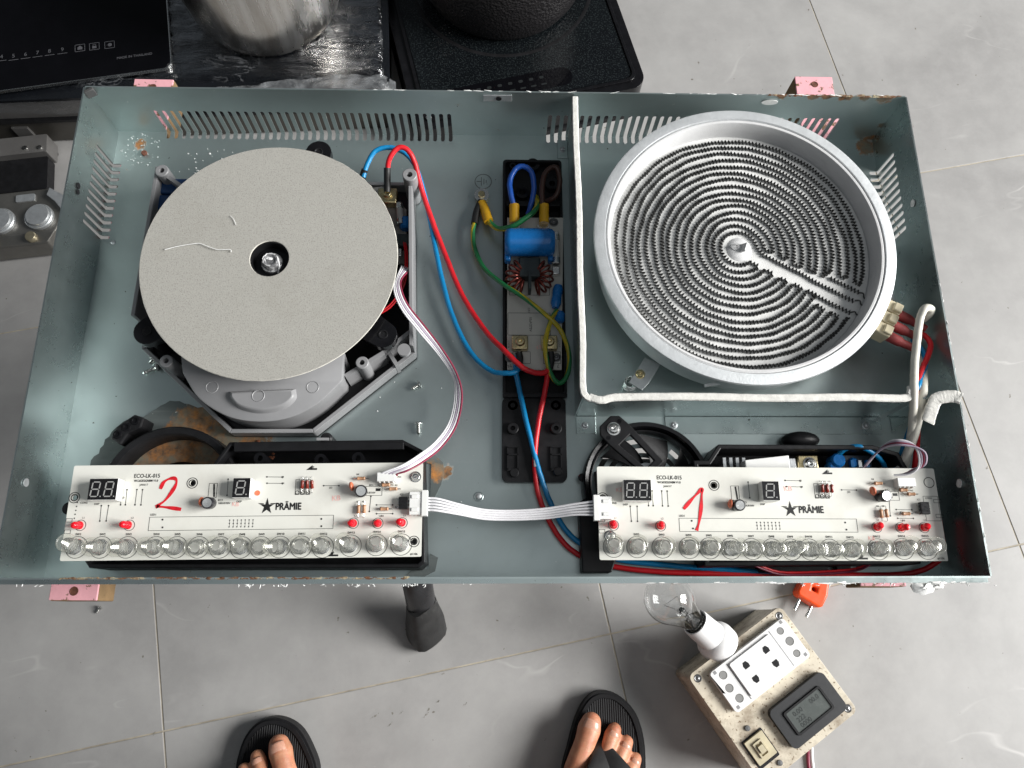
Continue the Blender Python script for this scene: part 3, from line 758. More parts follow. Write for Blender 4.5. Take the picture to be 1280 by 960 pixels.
# ------------------------------------------------------------------ induction unit (grey plastic case with coil carrier)
DC = Vector((-178.0, 44.5, 0))
ind = thing('induction_unit', 'grey plastic induction unit with corner posts, under the round fibre disc', 'induction unit', (DC.x, DC.y, 0))
case = [(-285.3, 137.8), (-73.6, 137.2), (-67.3, -18.5), (-143.5, -84.4), (-208.1, -84.6), (-283.9, -16.9), (-287.3, 4.4)]
case_h = [15, 32, 16, 16, 16, 17, 36]
build(MB().prism(case, 0.6, 3.0), 'case_floor', BLACKP, ind, smooth=False)
low = (-260.2, -34.8)
ci = inset(case, 3.2)
for k in range(len(case)):
    j = (k + 1) % len(case)
    build(MB().prism([case[k], case[j], ci[j], ci[k]], 3.0, case_h[k]), 'case_wall', GREYP, ind, smooth=False, bevel=0.5)
inn = inset(case, 9.0)
# the sloped inner duct wall and the flat deck in front
deck = [(-239.1, -36.0), (-197.5, -40.3), (-155.1, -40.1), (-117.6, -26.4), (-117.2, -43.8), (-132.4, -62.2), (-151.4, -72.9), (-171.4, -76.1), (-194.4, -72.4), (-214.6, -61.3), (-229.8, -48.7)]
arc = spline([(*p, 0) for p in ((-240.1, -43.0), (-225.8, -62.6), (-203.5, -76.2), (-180.5, -80.4), (-157.0, -77.3), (-136.9, -66.0), (-120.0, -48.3))], 6)
deck = [tuple(p[:2]) for p in arc] + [(-120.1, -25.7), (-138.6, -16.0), (-224.4, -16.5), (-244.1, -25.1)]
build(MB().loft([(inset(deck, 0.6), 6), (inset(deck, 0.6), 16), (inset(deck, -0.6), 35.5), (inset(deck, -0.4), 37.4), (inset(deck, 0.5), 38.0)]), 'front_deck', GREYP, ind, angle=50)
hp = [(-201.6, -59.3), (-155.2, -57.2), (-154.7, -63.4), (-162.5, -70.3), (-178.2, -73.4), (-193.3, -70.4), (-200.5, -64.2)]
hp = [tuple(p[:2]) for p in spline([(*q, 0) for q in hp[1:] + hp[:1]], 5)]
build(MB().loft([(inset(hp, -1.5), 38.02), (inset(hp, -0.2), 41), (inset(hp, 0.6), 42.2), (inset(hp, 1.6), 42.5)]), 'raised_boss', GREYP, ind, angle=60)
for p, zz in (((-217.2, -54.4), 38.0), ((-180.4, -62.3), 42.5), ((-141.4, -54.1), 38.0)):
    build(MB().lathe([(4.0, zz - .1), (4.5, zz + 0.35), (5.0, zz - .1)], (p[0], p[1], 0), 24), 'ejector_mark', GREYP, ind)
# outer skirt, a lower ledge running round the front corner
sk = [(-128.3, -25.6), (-65.7, -9.5), (-64.3, -15.0), (-143.0, -81.9), (-212.8, -82.1), (-267.6, -36.3)]
post = None
for p, h, r in (((-277.7, 130.6, 40.0), 40, 5.5), ((-74.5, 129.1, 40.0), 40, 6.0), ((-254.3, -33.5, 40.0), 38, 5.0), ((-105.3, -34.1, 36.0), 38, 5.0)):
    m = MB().lathe([(r, 1 - h), (r, -0.6), (r - 0.6, 0), (r * 0.42, 0), (r * 0.42, -8), (0.001, -8)], n=22)
    b_ = local(m, 'screw_post', GREYP, ind, (p[0], p[1], h))
build(MB().cyl((-74.1, -22.1, 34.0), ((-74.1, -22.1, 34.0)[0], (-74.1, -22.1, 34.0)[1], 30), 5.0, n=20), 'peg', GREYP, ind)
for a, b_ in (((-276.6, 129.3, 36.0), (-258.0, 116.1, 36.0)), ((-119.4, -42.6, 30.0), (-90.1, -22.8, 30.0)), ((-90.5, -21.8, 27.0), (-69.2, -2.9, 27.0)), ((-87.5, -20.0, 22.0), (-80.7, -30.7, 22.0))):
    v = Vector(b_) - Vector(a); c = (Vector(a) + Vector(b_)) / 2
    build(MB().obox((c.x, c.y, c.z / 2 + 1), (v.length, 3, c.z - 2), math.atan2(v.y, v.x)), 'rib', GREYP, ind, smooth=False)
# circuit board and components that peep out around the disc
build(MB().prism([(-114.3, 130.9), (-100.7, 133.4), (-79.3, 111.2), (-77.4, 60.4), (-122.5, 60.0)], 12, 14), 'circuit_board', mat('grey_circuit_board', (0.30, 0.29, 0.27), 0.45, var=0.2, scale=150), ind, smooth=False)
tp = (-94.7, 120.5, 24.0)
build(MB().box(tp[0] - 8, tp[0] + 8, tp[1] - 8, tp[1] + 6, 14, 23), 'terminal', BRASS, ind, bevel=1)
build(screw_head(MB(), (tp[0], tp[1], 23), 4, 2.4), 'screw', BRASS, ind)
c = (-99.3, 107.6, 20.0)
for k in range(6):
    build(MB().lathe([(5.5 + 1.0 * math.cos(a), 1.0 * math.sin(a)) for a in [2 * math.pi * q / 8 for q in range(9)]], (c[0] - 2 + k * 0.9, c[1] + 4 - k * 2.1, 20), 14, (0.4, 1, 0.0)), 'choke_winding', COPPERV, ind)
f0, f1 = Vector((-84.8, 113.0, 20.0)), Vector((-82.7, 93.5, 20.0))
build(MB().cyl(f0, f1, 3.0, n=16), 'fuse', mat('fuse_glass', (0.42, 0.42, 0.40), 0.15, 0.0), ind)
for q, s in ((f0, f0 + (f1 - f0) * .25), (f1 - (f1 - f0) * .25, f1)): build(MB().cyl(q, s, 3.3, n=16), 'fuse_cap', BRIGHT, ind)
v = (-79.0, 96.1, 18.0); build(MB().cyl((v[0], v[1] - 6, 18), (v[0], v[1] + 5, 18), 5, n=18, bev=1.5), 'varistor', BLUECOAT, ind)
h0 = (-80.8, 79.4, 20.0); build(MB().box(h0[0] - 9, h0[0] + 6, h0[1] - 7, h0[1] + 4, 14, 24), 'header', DARKCORE, ind, bevel=0.8)
build(MB().box(h0[0] - 6, h0[0] + 0, h0[1] - 15, h0[1] - 8, 14, 21).box(h0[0] - 8, h0[0] - 5, h0[1] - 30, h0[1] - 12, 14, 20), 'metal_clip', BRIGHT, ind, bevel=0.6)
for (px_, py_) in ((-277.4, 124.9), (-278.3, 109.5)):
    build(MB().box(px_ - 12, px_ + 30, py_ - 7.5, py_ + 6.5, 6.2, 27), 'film_capacitor', NAVY, ind, bevel=1.6)
build(MB().prism(inset(case, 5), 3, 6), 'case_interior', BLACKP, ind, smooth=False)
# coil carrier: black spoked disc with three rubber-footed ears
car = MB().lathe([(14, 46), (14, 53.8), (93, 53.8), (95, 52), (95, 47), (92, 46)], DC, 72)
build(car, 'coil_carrier', BLACKP, ind)
for p in ((-267.8, -12.5, 46.0), (-88.9, -14.1, 46.0), (-149.3, 145.5, 46.0)):
    P = Vector((p[0], p[1], 0)); d = (Vector((DC.x, DC.y, 0)) - P).normalized(); w = Vector((-d.y, d.x, 0))
    ol = [tuple((P + d * 26 + w * 13)[:2]), tuple((P + w * 10.5)[:2])] + [tuple((P + (w * math.cos(t) - d * math.sin(t)) * 10.5)[:2]) for t in [math.pi * k / 12 for k in range(1, 12)]] + [tuple((P - w * 10.5)[:2]), tuple((P + d * 26 - w * 13)[:2])]
    build(MB().prism(ol, 38, 46), 'carrier_ear', BLACKG, ind, bevel=1.5, seg=3)
    build(MB().lathe([(0.001, 46.05), (2.4, 46.05), (2.8, 46.6), (3.6, 46.6), (3.8, 46.05)], (P.x, P.y, 0), 16), 'ear_hole', BLACKP, ind)
    build(MB().cyl((P.x, P.y, 2), (P.x, P.y, 38), 6, n=16), 'ear_spring_post', BLACKP, ind)
# sensor seen through the centre hole: black cup, foil dome, its glints painted as white smears
SC = (-179.4, 45.7, 50.0)
build(MB().lathe([(0.001, 46.5), (13.8, 46.5)], (DC.x, DC.y, 0), 32), 'sensor_cup', BLACKG, ind)
FOIL = mat('glint_mottled_foil', (0.22, 0.22, 0.225), 0.28, 0.3, 0.5, 250, bump=1.0, bscale=320, wear=(0.62, 0.62, 0.62), wear_scale=190, wear_lo=0.52, wear_hi=0.6)  # pale blotches in the colour stand for glints on the foil
SX, SY = DC.x + 0.6, DC.y - 1.0
build(MB().lathe([(0.001, 54.2), (3.6, 54.0), (4.4, 55.2), (5.6, 55.4), (6.4, 54.2), (7.2, 50.5), (8.2, 50.0), (8.6, 46.6)], (SX, SY, 0), 32), 'thermal_sensor', FOIL, ind)
GLINT = mat('painted_white_glint', (0.66, 0.66, 0.66), 0.3, 0.0, 0.2, 200, bump=0.4)  # white of the glints on the dome, laid on as thin solid smears
rq = random.Random(9)
build(MB().tube([Vector((SX + (5.6 + rq.uniform(-.5, .5)) * math.cos(t * 0.3), SY + (5.6 + rq.uniform(-.5, .5)) * math.sin(t * 0.3), 55.3 + rq.uniform(-.3, .3))) for t in range(3, 17)], [0.2 + 0.5 * rq.random() for _ in range(14)], 6), 'painted_glint', GLINT, ind)
build(MB().tube(spline([(SX + 5.5, SY + 2, 55.2), (SX + 6.5, SY - 2, 53), (SX + 6.0, SY - 6, 50.5), (SX + 5.0, SY - 8.5, 48)], 5), [0.3 + 0.4 * rq.random() for _ in range(16)], 6).lump((SX - 1, SY + 1, 54.6), 1.9, rq, (1.5, 0.8, 0.5)), 'painted_glint', GLINT, ind)
# thin red sensor leads inside the case
for k in (0, 1):
    pts = [(-78.6, 79.8, 22.0), (-75.6, 63.3, 26.0), (-75.5, 44.0, 26.0), (-80.3, 28.6, 24.0), (-87.6, 17.4, 24.0), (-98.7, 9.7, 24.0)]
    build(MB().tube(spline([(p[0] - 1.6 * k, p[1] + 0.8 * k, p[2]) for p in pts], 6), 0.75, 8), 'sensor_lead', WIRE_RED, ind)

# the fibre disc that covers the coil
MICA = mat('grey_fibre_board', (0.375, 0.365, 0.332), 0.85, 0.0, 0.05, 500, bump=0.35, bscale=1400, speck=(0.295, 0.285, 0.26), speck_scale=900, speck_amt=0.56, wear=(0.285, 0.27, 0.235), wear_scale=14, wear_lo=0.52, wear_hi=0.95)
EDGEM = MICA
m = MB().prism(circ(DC.x, DC.y, 98.7, 128), 54.0, 55.2, [circ(DC.x, DC.y, 15.2, 48)])
disc = tag(thing('insulation_disc', '', '', (DC.x, DC.y, 54)), 'round beige fibre insulation disc with centre hole covering the induction coil', 'disc')
build(m, 'fibre_sheet', MICA, disc, smooth=False)
TORN = mat('pale_torn_edge', (0.62, 0.60, 0.54), 0.9, 0.0, 0.15, 200, bump=0.6)
rq = random.Random(5)
for R_, s_ in ((98.7, 1), (15.2, -1)):
    V = []; F = []; n_ = 240
    for i in range(n_):
        a = 2 * math.pi * i / n_; w_ = rq.uniform(0.05, 0.55)
        for r_, z_ in ((R_ + s_ * 0.05, 53.95), (R_ + s_ * (0.1 + w_ * 0.5), 54.6), (R_ - s_ * w_, 55.27)): V.append((DC.x + r_ * math.cos(a), DC.y + r_ * math.sin(a), z_))
    for i in range(n_):
        j = (i + 1) % n_
        for q in (0, 1): F.append((i * 3 + q, j * 3 + q, j * 3 + q + 1, i * 3 + q + 1))
    build(MB().add(V, F), 'cut_edge', TORN, disc)
th = MB().tube(spline([(-258.4, 50.9, 56.2), (-248.9, 53.6, 56.4), (-238.0, 55.6, 56.6), (-232.0, 56.1, 56.4), (-224.2, 53.0, 56.6), (-218.0, 51.1, 56.4), (-208.8, 51.2, 56.3), (-207.4, 49.2, 56.2)], 8), 0.33, 6)
tag(build(th, 'loose_thread', SILICONE, o=(-232.3, 56.2, 55.6)), 'long white thread lying across the round beige disc', 'thread')
th = MB().tube(spline([(-211.3, 80.5, 55.9), (-208.5, 77.6, 56.1), (-206.2, 72.8, 55.9)], 5), 0.25, 6)
tag(build(th, 'loose_thread', SILICONE, o=(-208.7, 77.9, 55.6)), 'short curled white thread on the upper part of the beige disc', 'thread')

# ------------------------------------------------------------------ mains filter module in a long black tray
fm = thing('mains_filter', 'long black tray holding the mains filter board between the two cooking zones', 'filter module', (29, 20, 0))
x0, x1 = 3.0, 54.5
up = rrect(x0, x1, 163 - 214, 162, 2.5)
yT, yM, yB = 163.0, -52.0, -121.0
build(MB().prism(rrect(x0, x1, yM, yT, 3), 0.3, 2.5), 'upper_tray', BLACKP, fm, smooth=False)
build(MB().prism(rrect(x0, x1, yM, yT, 3), 2.5, 11, [rrect(x0 + 2.2, x1 - 2.2, yM + 2.2, yT - 2.2, 2)]), 'tray_wall', BLACKP, fm, smooth=False, bevel=0.4)
build(MB().prism(rrect(x0 - 0.5, x1 - 1, yB, yM - 0.4, 5), 0.3, 6.5), 'lower_cover', BLACKP, fm, smooth=False, bevel=0.8)
build(MB().box(x0, x1, yM - 1.5, yM + 1.5, 6.6, 11.5), 'cross_rib', BLACKP, fm, smooth=False, bevel=0.4)
for p, z in (((11.1, -59.2, 8.0), 2.5), ((45.6, -59.1, 8.0), 2.5), ((11.0, -78.9, 8.0), 6.5), ((45.2, -78.8, 8.0), 6.5)):
    build(MB().lathe([(4.6, z), (4.6, z + 3.5), (4.0, z + 4), (2.0, z + 4), (2.0, z + 0.5), (0.001, z + 0.5)], (p[0], p[1], 0), 18), 'screw_boss', BLACKP, fm)
for p in ((11.0, -102.5), (44.9, -102.4)):
    m = MB()
    for dx, dy, w, h in ((-4, 0, 1, 18), (4, 0, 1, 18), (0, 9, 9, 1), (0, -9, 9, 1.6), (0, 3, 9, 1)): m.box(p[0] + dx - w / 2, p[0] + dx + w / 2, p[1] + dy - h / 2, p[1] + dy + h / 2, 6.5, 8.2)
    build(m, 'clip_frame', BLACKP, fm, smooth=False)
build(MB().box(27, 29.2, -110, -99, 6.5, 12), 'cable_fin', GREYP, fm, smooth=False, bevel=0.5)
for p in ((12, yB + 7), (46, yB + 8)): build(MB().cyl((p[0], p[1], 6.5), (p[0], p[1], 8.5), 3.6, n=16, bev=0.6), 'stub', BLACKP, fm)
# mains inlet chamber: round posts and clip
for p, r, h in (((20.0, 132.8, 8.0), 6, 8), ((46.0, 140.9, 8.0), 6, 9), ((11.7, 156.5, 8.0), 3, 12), ((29.4, 159.9, 8.0), 6, 9)):
    build(MB().lathe([(r, 2.5), (r, h), (r * .45, h), (r * .45, 4), (0.001, 4)], (p[0], p[1], 0), 18), 'inlet_post', BLACKG, fm)
build(MB().box(x0 + 3, x1 - 2, (11.0, 116.6)[1], (11.0, 121.3)[1], 2.5, 13), 'chamber_wall', BLACKP, fm, smooth=False, bevel=0.5)
pb = [(6.7, 105.0), (54.6, 105.4), (50.3, -31.2), (6.5, -31.4)]
build(MB().prism(pb, 11.2, 12.8), 'circuit_board', PCBG, fm, smooth=False)
ZB = 12.8
def flat_line(m, a, b, w, z):
    d = (Vector(b[:2]) - Vector(a[:2])); n_ = Vector((-d.y, d.x)).normalized() * w / 2
    a2, b2 = Vector(a[:2]), Vector(b[:2])
    return m.add([(*(a2 - n_), z), (*(b2 - n_), z), (*(b2 + n_), z), (*(a2 + n_), z)], [(0, 1, 2, 3)])
m = MB()
def frame_line(m, a, b, w, z):
    for p, q in (((a[0], a[1]), (b[0], a[1])), ((b[0], a[1]), (b[0], b[1])), ((b[0], b[1]), (a[0], b[1])), ((a[0], b[1]), (a[0], a[1]))): flat_line(m, p, q, w, z)
frame_line(m, (7.2, 17.6), (41.8, -1.8), 0.35, ZB + 0.12)
frame_line(m, (8.6, 61.6), (41.7, 33.5), 0.35, ZB + 0.12)
flat_line(m, (24.7, 54.4), (24.5, 33.4), 0.35, ZB + 0.12)
for q in ((18.2, -21.1), (42.7, -21.0)): frame_line(m, (q[0] - 7, q[1] - 5), (q[0] + 7, q[1] + 5), 0.35, ZB + 0.12)
build(m, 'print_lines', INK, fm, smooth=False)
t_ = (25.6, 7.9, 13.0); text('10uF/275V', 'printed_text', INK, fm, t_, 3.0, -math.pi / 2, 'CENTER')
t_ = (25.7, 95.3, 13.0); text('L', 'printed_text', INK, fm, (24.4, 30.5, 13.0), 2.6, -math.pi / 2, 'CENTER')
text('CX1', 'printed_text', INK, fm, (24.4, 19.9, 13.0), 2.4, -math.pi / 2, 'CENTER')
text('N-OUT', 'printed_text', INK, fm, (7.9, -9.5, 13.0), 2.0, math.pi / 2, 'CENTER')
text('L-OUT', 'printed_text', INK, fm, (48.8, -9.3, 13.0), 2.0, -math.pi / 2, 'CENTER')
text('N', 'printed_text', INK, fm, (8.5, -28.6, 13.0), 4.0, 0.4, 'CENTER'); text('L', 'printed_text', INK, fm, (47.8, -28.4, 13.0), 4.0, -0.3, 'CENTER')
text('KB', 'stamp', PINKINK, fm, (32.5, -12.2, 13.0), 4.2, 0.4, 'CENTER')
# blue capacitor lying across
cc = Vector((24.9, 75.0, 26.0)); L = 20.5
build(MB().lathe([(0.001, -L), (9, -L), (11, -L + 2), (11.6, -L + 5), (11.6, L - 5), (11, L - 2), (9, L), (0.001, L)], cc, 40, (1, 0, 0)), 'capacitor', BLUECOAT, fm)
build(MB().box(cc.x - L, cc.x - L + 5, cc.y - 14, cc.y + 12, 12.9, 22).box(cc.x + L - 5, cc.x + L, cc.y - 14, cc.y + 12, 12.9, 22), 'capacitor_clamp', BLUECOAT, fm, bevel=1.5)
# common-mode choke: rectangular core with two windings
ch = Vector((24.9, 50.2, 22.0))
build(MB().box(ch.x - 9, ch.x + 9, ch.y - 5, ch.y + 13, 13, 24), 'choke_core', DARKCORE, fm, bevel=1.5)
for s in (-1, 1):
    for k in range(7):
        a = math.radians(-95 + 24 * k) if s > 0 else math.radians(275 - 24 * k)
        a = math.radians(-75 + 22 * k); px_ = ch.x + s * (4 + 9.5 * math.cos(a)); py_ = ch.y - 3 + 10 * math.sin(a)
        ax = Vector((-s * math.sin(a), math.cos(a), 0))
        build(MB().lathe([(6.2 + 0.9 * math.cos(t), 0.9 * math.sin(t)) for t in [2 * math.pi * q / 8 for q in range(9)]], (px_, py_, 19), 18, ax), 'winding', COPPERV, fm)
build(MB().box(ch.x - 1.2, ch.x + 1.2, ch.y - 17, ch.y - 2, 13, 27), 'choke_spacer', DARKCORE, fm, bevel=0.4)
# fuse, varistor, discharge capacitor
f0, f1 = Vector((46.8, 85.0, 20.0)), Vector((47.0, 58.5, 20.0))
build(MB().cyl(f0, f1, 3.2, n=18), 'fuse', mat('fuse_glass', (0.4, 0.4, 0.4), 0.15), fm)
for q, s in ((f0, f0 + (f1 - f0) * .2), (f1 - (f1 - f0) * .2, f1)): build(MB().cyl(q, s, 3.5, n=18), 'fuse_cap', BRIGHT, fm)
build(MB().box(f1.x - 3, f1.x + 3, f1.y - 8, f1.y - 1, 12.9, 18).box(f0.x - 3, f0.x + 3, f0.y + 1, f0.y + 5, 12.9, 18), 'fuse_clip', BRIGHT, fm, bevel=0.5)
for a, b_ in (((48.8, 40.4, 17.0), (45.8, 20.5, 17.0)), ((49.8, 17.4, 16.0), (48.9, 8.3, 16.0))):
    build(MB().tube([Vector(a), Vector(a).lerp(Vector(b_), .2), Vector(a).lerp(Vector(b_), .5), Vector(a).lerp(Vector(b_), .8), Vector(b_)], [3.2, 4.4, 4.0, 4.4, 2.8], 14), 'varistor', BLUECOAT, fm)
for p in ((16.7, -10.0, 20.0), (40.5, -9.8, 20.0)):
    t = build(MB().box(p[0] - 6.5, p[0] + 6.5, p[1] - 6, p[1] + 6, 12.9, 19), 'terminal', BRASS, fm, bevel=1.0)
    build(screw_head(MB(), (p[0], p[1], 19), 4.0, 2.6), 'screw', BRASS, t, o=ORIG[fm.name])
for p in ((8.5, -21.2, 13.0), (46.0, -21.0, 13.0), (46.3, 100.8, 13.0)):
    build(screw_head(MB(), (p[0], p[1], ZB), 3.2, 2.0), 'screw', mat('dark_screw', (0.16, 0.16, 0.16), 0.35, 0.8), fm)
for p in ((12.7, 95.0, 16.0), (37.1, 95.3, 16.0)):
    t = build(MB().cyl((p[0], p[1], 13), (p[0], p[1], 17), 5, n=6), 'stud_nut', BRIGHT, fm)

# ------------------------------------------------------------------ blower housing under the left control board
bl = thing('blower_housing', 'black plastic blower housing with round duct under the board marked 2', 'housing', (-180, -150, 0))
body = [(-202.7, -94.9), (-73.0, -92.7), (-57.4, -100.8), (-53.1, -183.3), (-57.7, -187.3), (-292.6, -187.0), (-296.8, -181.9), (-295.6, -175.0), (-279.5, -157.7), (-234.1, -145.9)]
build(MB().prism(body, 0.4, 3), 'tray_floor', BLACKP, bl, smooth=False)
build(MB().prism(body, 3, 30, [inset(body, 3)]), 'tray_wall', BLACKP, bl, smooth=False, bevel=0.8)
build(MB().lathe([(46, 0.4), (46, 18), (47, 20), (51, 20.5), (52.5, 19), (53, 0.4)], (blow_c[0], blow_c[1], 0), 72, a0=math.radians(12), a1=math.radians(205)), 'duct_ring', BLACKP, bl)
build(MB().prism([(-198.8, -95.2), (-71.8, -94.9), (-71.5, -100.5), (-198.1, -102.5)], 27, 31.5), 'top_rail', BLACKP, bl, smooth=False, bevel=0.6)
build(MB().prism([(-296.4, -90.1), (-293.0, -80.7), (-280.9, -71.1), (-273.3, -73.7), (-274.7, -81.3), (-283.7, -86.3), (-288.5, -95.1)], 0.4, 20), 'mounting_tab', BLACKP, bl, smooth=False, bevel=1.0)
for p in ((-291.5, -87.0), (-285.6, -81.3), (-279.6, -76.2)): build(MB().lathe([(3.4, 20.02), (3.2, 20.8), (2.0, 20.9), (1.8, 20.1), (0.001, 20.05)], (p[0], p[1], 0), 16), 'screw_boss', BLACKG, bl)
for p in ((-179.3, -106.8), (-106.0, -106.6), (-134.0, -107.9)): build(MB().lathe([(4.6, 3), (4.6, 28), (2.2, 28), (2.2, 20), (0.001, 20)], (p[0], p[1], 0), 16), 'screw_boss', BLACKG, bl)
p = (-131.6, -90.6); build(MB().lathe([(4.6, 0.4), (4.6, 24), (3, 25.5), (0.001, 25.5)], (p[0], p[1], 0), 16), 'peg', BLACKP, bl)
build(MB().box(-137, -128, -94, -92, 31.5, 32.5), 'label_slot', GREYP, bl, smooth=False)
build(MB().cyl((-308, -146, 2), (-308, -146, 41), 4.5, n=16), 'standoff', BLACKP, bl)
build(MB().cyl((-62, -121, 2), (-62, -121, 41.2), 4.0, n=16), 'standoff', BLACKP, bl)
build(MB().cyl((-62, -170, 2), (-62, -170, 41.2), 4.0, n=16), 'standoff', BLACKP, bl)
build(MB().cyl((-250, -178, 2), (-250, -178, 41.2), 4.0, n=16), 'standoff', BLACKP, bl)
# torn strip of dark glued felt round the housing
FELT = stain_steel('torn_dark_felt', [(-62, 77, 0, 8, 24), (-38, 70, 0, 6, 20), (-20, 66, 0, 6, 18), (-76, 70, 0, 4, 14), (130, 40, 0, 4, 14)], col=(0.085, 0.10, 0.098), metal=0.0, rough=0.85, orange=(0.48, 0.20, 0.05))
rr = random.Random(11)
A = []; Bq = []
for k in range(60):
    a = math.radians(20 + 165 * k / 59)
    ro = 77 + rr.uniform(-1.5, 1.5) + 2.5 * math.sin(k * 0.5); ri = 50
    A.append((blow_c[0] + ro * math.cos(a), blow_c[1] + ro * 0.99 * math.sin(a))); Bq.append((blow_c[0] + ri * math.cos(a), blow_c[1] + ri * math.sin(a)))
build(MB().prism(A + Bq[::-1], 0.15, 1.1), 'felt_strip', FELT, bl, smooth=False)
rr = random.Random(12)
o1 = [(-66 + rr.uniform(-1, 1), -98), (-55, -97 + rr.uniform(-1, 1)), (-49, -100), (-44 + rr.uniform(-1, 1), -105), (-43, -113), (-45, -122), (-49 + rr.uniform(-1, 1), -132), (-53, -136), (-53, -106), (-66, -102)]
build(MB().prism(o1, 0.15, 1.2), 'felt_strip', FELT, bl, smooth=False)
build(MB().prism([(-52, -175), (-46, -178), (-48, -188), (-56, -192), (-70, -191), (-66, -187), (-53, -186)], 0.15, 1.0), 'felt_strip', FELT, bl, smooth=False)

# ------------------------------------------------------------------ cooling fan and electronics tray under the right control board
fan = thing('cooling_fan', 'black round cooling fan with strut bracket behind the board marked 1', 'fan', (fan_c[0], fan_c[1], 0))
F3 = Vector((fan_c[0], fan_c[1], 0))
build(MB().lathe([(45, 1), (44, 12), (45.5, 17), (48, 18), (49, 16), (49.5, 1)], F3, 72), 'fan_ring', BLACKG, fan)
build(MB().lathe([(42.2, 3), (42.5, 12), (43.3, 12.5), (43.5, 3)], F3, 72), 'inner_ring', BLACKP, fan)
bl_ = None
for k in range(7):
    V = []; Fq = []
    for i in range(9):
        t = i / 8; r = 14 + 27 * t
        for q, s in enumerate((-1, 1)):
            a = math.radians((20 - 2 * t) * s + 26 * t)
            for dz in (0, -1.0): V.append((r * math.cos(a), r * math.sin(a), 8.5 + s * 3.2 + dz))
    for i in range(8):
        b0 = i * 4; b1 = b0 + 4
        Fq += [(b0, b0 + 2, b1 + 2, b1), (b0 + 1, b1 + 1, b1 + 3, b0 + 3), (b0, b1, b1 + 1, b0 + 1), (b0 + 2, b0 + 3, b1 + 3, b1 + 2)]
    Fq += [(0, 1, 3, 2), (32, 34, 35, 33)]
    if bl_ is None: bl_ = local(MB().add(V, Fq), 'blade', BLACKP, fan, (F3.x, F3.y, 0)); o = bl_
    else: o = copy_to(bl_, fan, (F3.x, F3.y, 0))
    o.rotation_euler.z = math.radians(360 / 7 * k + 2)
build(MB().lathe([(0.001, 15), (14, 15), (15.5, 13.5), (15.5, 3)], F3, 40), 'hub', BLACKP, fan)
build(MB().lathe([(0.001, 15.25), (12.5, 15.2)], F3 + Vector((0, 4, 0)), 32), 'hub_sticker', GALV, fan)
s0 = Vector((88.8, -82.1, 22.0)); s1 = F3 + Vector((6, 10, 20)); dv = (s1 - s0); dv.z = 0; Ls = dv.length; dv.normalize(); wv = Vector((-dv.y, dv.x, 0))
def sp_(a, w): q = s0 + dv * a + wv * w; return (q.x, q.y)
build(MB().prism([sp_(-9, 6), sp_(-9, -6), sp_(-4, -11), sp_(6, -11.5), sp_(Ls, -9), sp_(Ls, 9), sp_(6, 11.5), sp_(-4, 11)], 18.2, 22, [[sp_(12, 6), sp_(12, -6), sp_(Ls - 6, -4.5), sp_(Ls - 6, 4.5)]]), 'strut', BLACKP, fan, smooth=False, bevel=0.8)
build(screw_head(MB(), (s0.x, s0.y, 22), 4.2, 2.4), 'screw', BRIGHT, fan)
for a, w in ((-1, 7.5), (2, -8)):
    q = sp_(a, w); build(MB().lathe([(0.001, 22.1), (1.8, 22.1)], (q[0], q[1], 0), 12), 'screw_hole', BLACKG, fan)
build(MB().cyl((F3.x - 49, F3.y + 6, 4), (F3.x - 49, F3.y + 6, 10), 3.5, n=14, bev=0.8), 'side_lug', BLACKG, fan)
build(MB().prism([(F3.x - 52, F3.y - 66), (F3.x - 30, F3.y - 66), (F3.x - 20, F3.y - 40), (F3.x - 47, F3.y - 10), (F3.x - 53, F3.y - 14)], 0.3, 16), 'fan_bracket', BLACKP, fan, smooth=False, bevel=1)

et = thing('electronics_tray', 'black electronics tray with blue components half hidden behind the board marked 1', 'tray', (240, -140, 0))
ol = [(147.1, -108.3), (158.1, -108.2), (167.1, -95.8), (286.3, -96.2), (305.3, -101.8), (311.7, -116.6), (309.6, -184.9), (149.8, -186.4)]
build(MB().prism(ol, 0.4, 3), 'tray_floor', BLACKP, et, smooth=False)
build(MB().prism(ol, 3, 30, [inset(ol, 3.5)]), 'tray_wall', BLACKP, et, smooth=False, bevel=0.8)
p = (240.1, -87.5); build(MB().ball((p[0], p[1], 6), 9, 18, 10, (1.7, 0.8, 1.1)), 'grommet', BLACKP, et)
pw = [(174.9, -110.4), (301.9, -110.2), (299.1, -145.9), (172.0, -145.9)]
build(MB().prism(pw, 10, 11.6), 'circuit_board', mat('dark_circuit_board', (0.14, 0.145, 0.14), 0.45), et, smooth=False)
build(MB().prism([(186.3, -108.0), (220.3, -104.2), (220.7, -123.2), (186.6, -124.4)], 12, 30), 'relay', WHITEP, et, smooth=False, bevel=0.6)
for k in range(4):
    q = (181.3, -108.4, 16.0); build(MB().box(q[0] - 9 + k * 5, q[0] - 6.6 + k * 5, q[1] - 10, q[1] + 4, 11.6, 21), 'heat_sink_fin', GALV, et, smooth=False)
q = (239.2, -107.8, 20.0); t = build(MB().box(q[0] - 8, q[0] + 8, q[1] - 8, q[1] + 6, 11.6, 19), 'terminal', BRASS, et, bevel=1)
build(screw_head(MB(), (q[0] + 1, q[1] - 1, 19), 4.2, 2.6), 'screw', BRIGHT, t, o=ORIG[et.name])
q = (226.0, -109.1, 20.0); build(MB().box(q[0] - 6, q[0] + 4, q[1] - 9, q[1] + 5, 11.6, 18), 'metal_clip', GALV, et, bevel=0.6)
for p, r, h in (((261.2, -106.5, 20.0), 5.5, 24), ((258.7, -110.9, 20.0), 5, 22), ((276.7, -107.0, 16.0), 4, 16)):
    build(MB().cyl((p[0], p[1], 11.6), (p[0], p[1], h), r, n=18, bev=1.2), 'blue_capacitor', BLUECOAT, et)
q = (271.1, -107.1, 20.0)
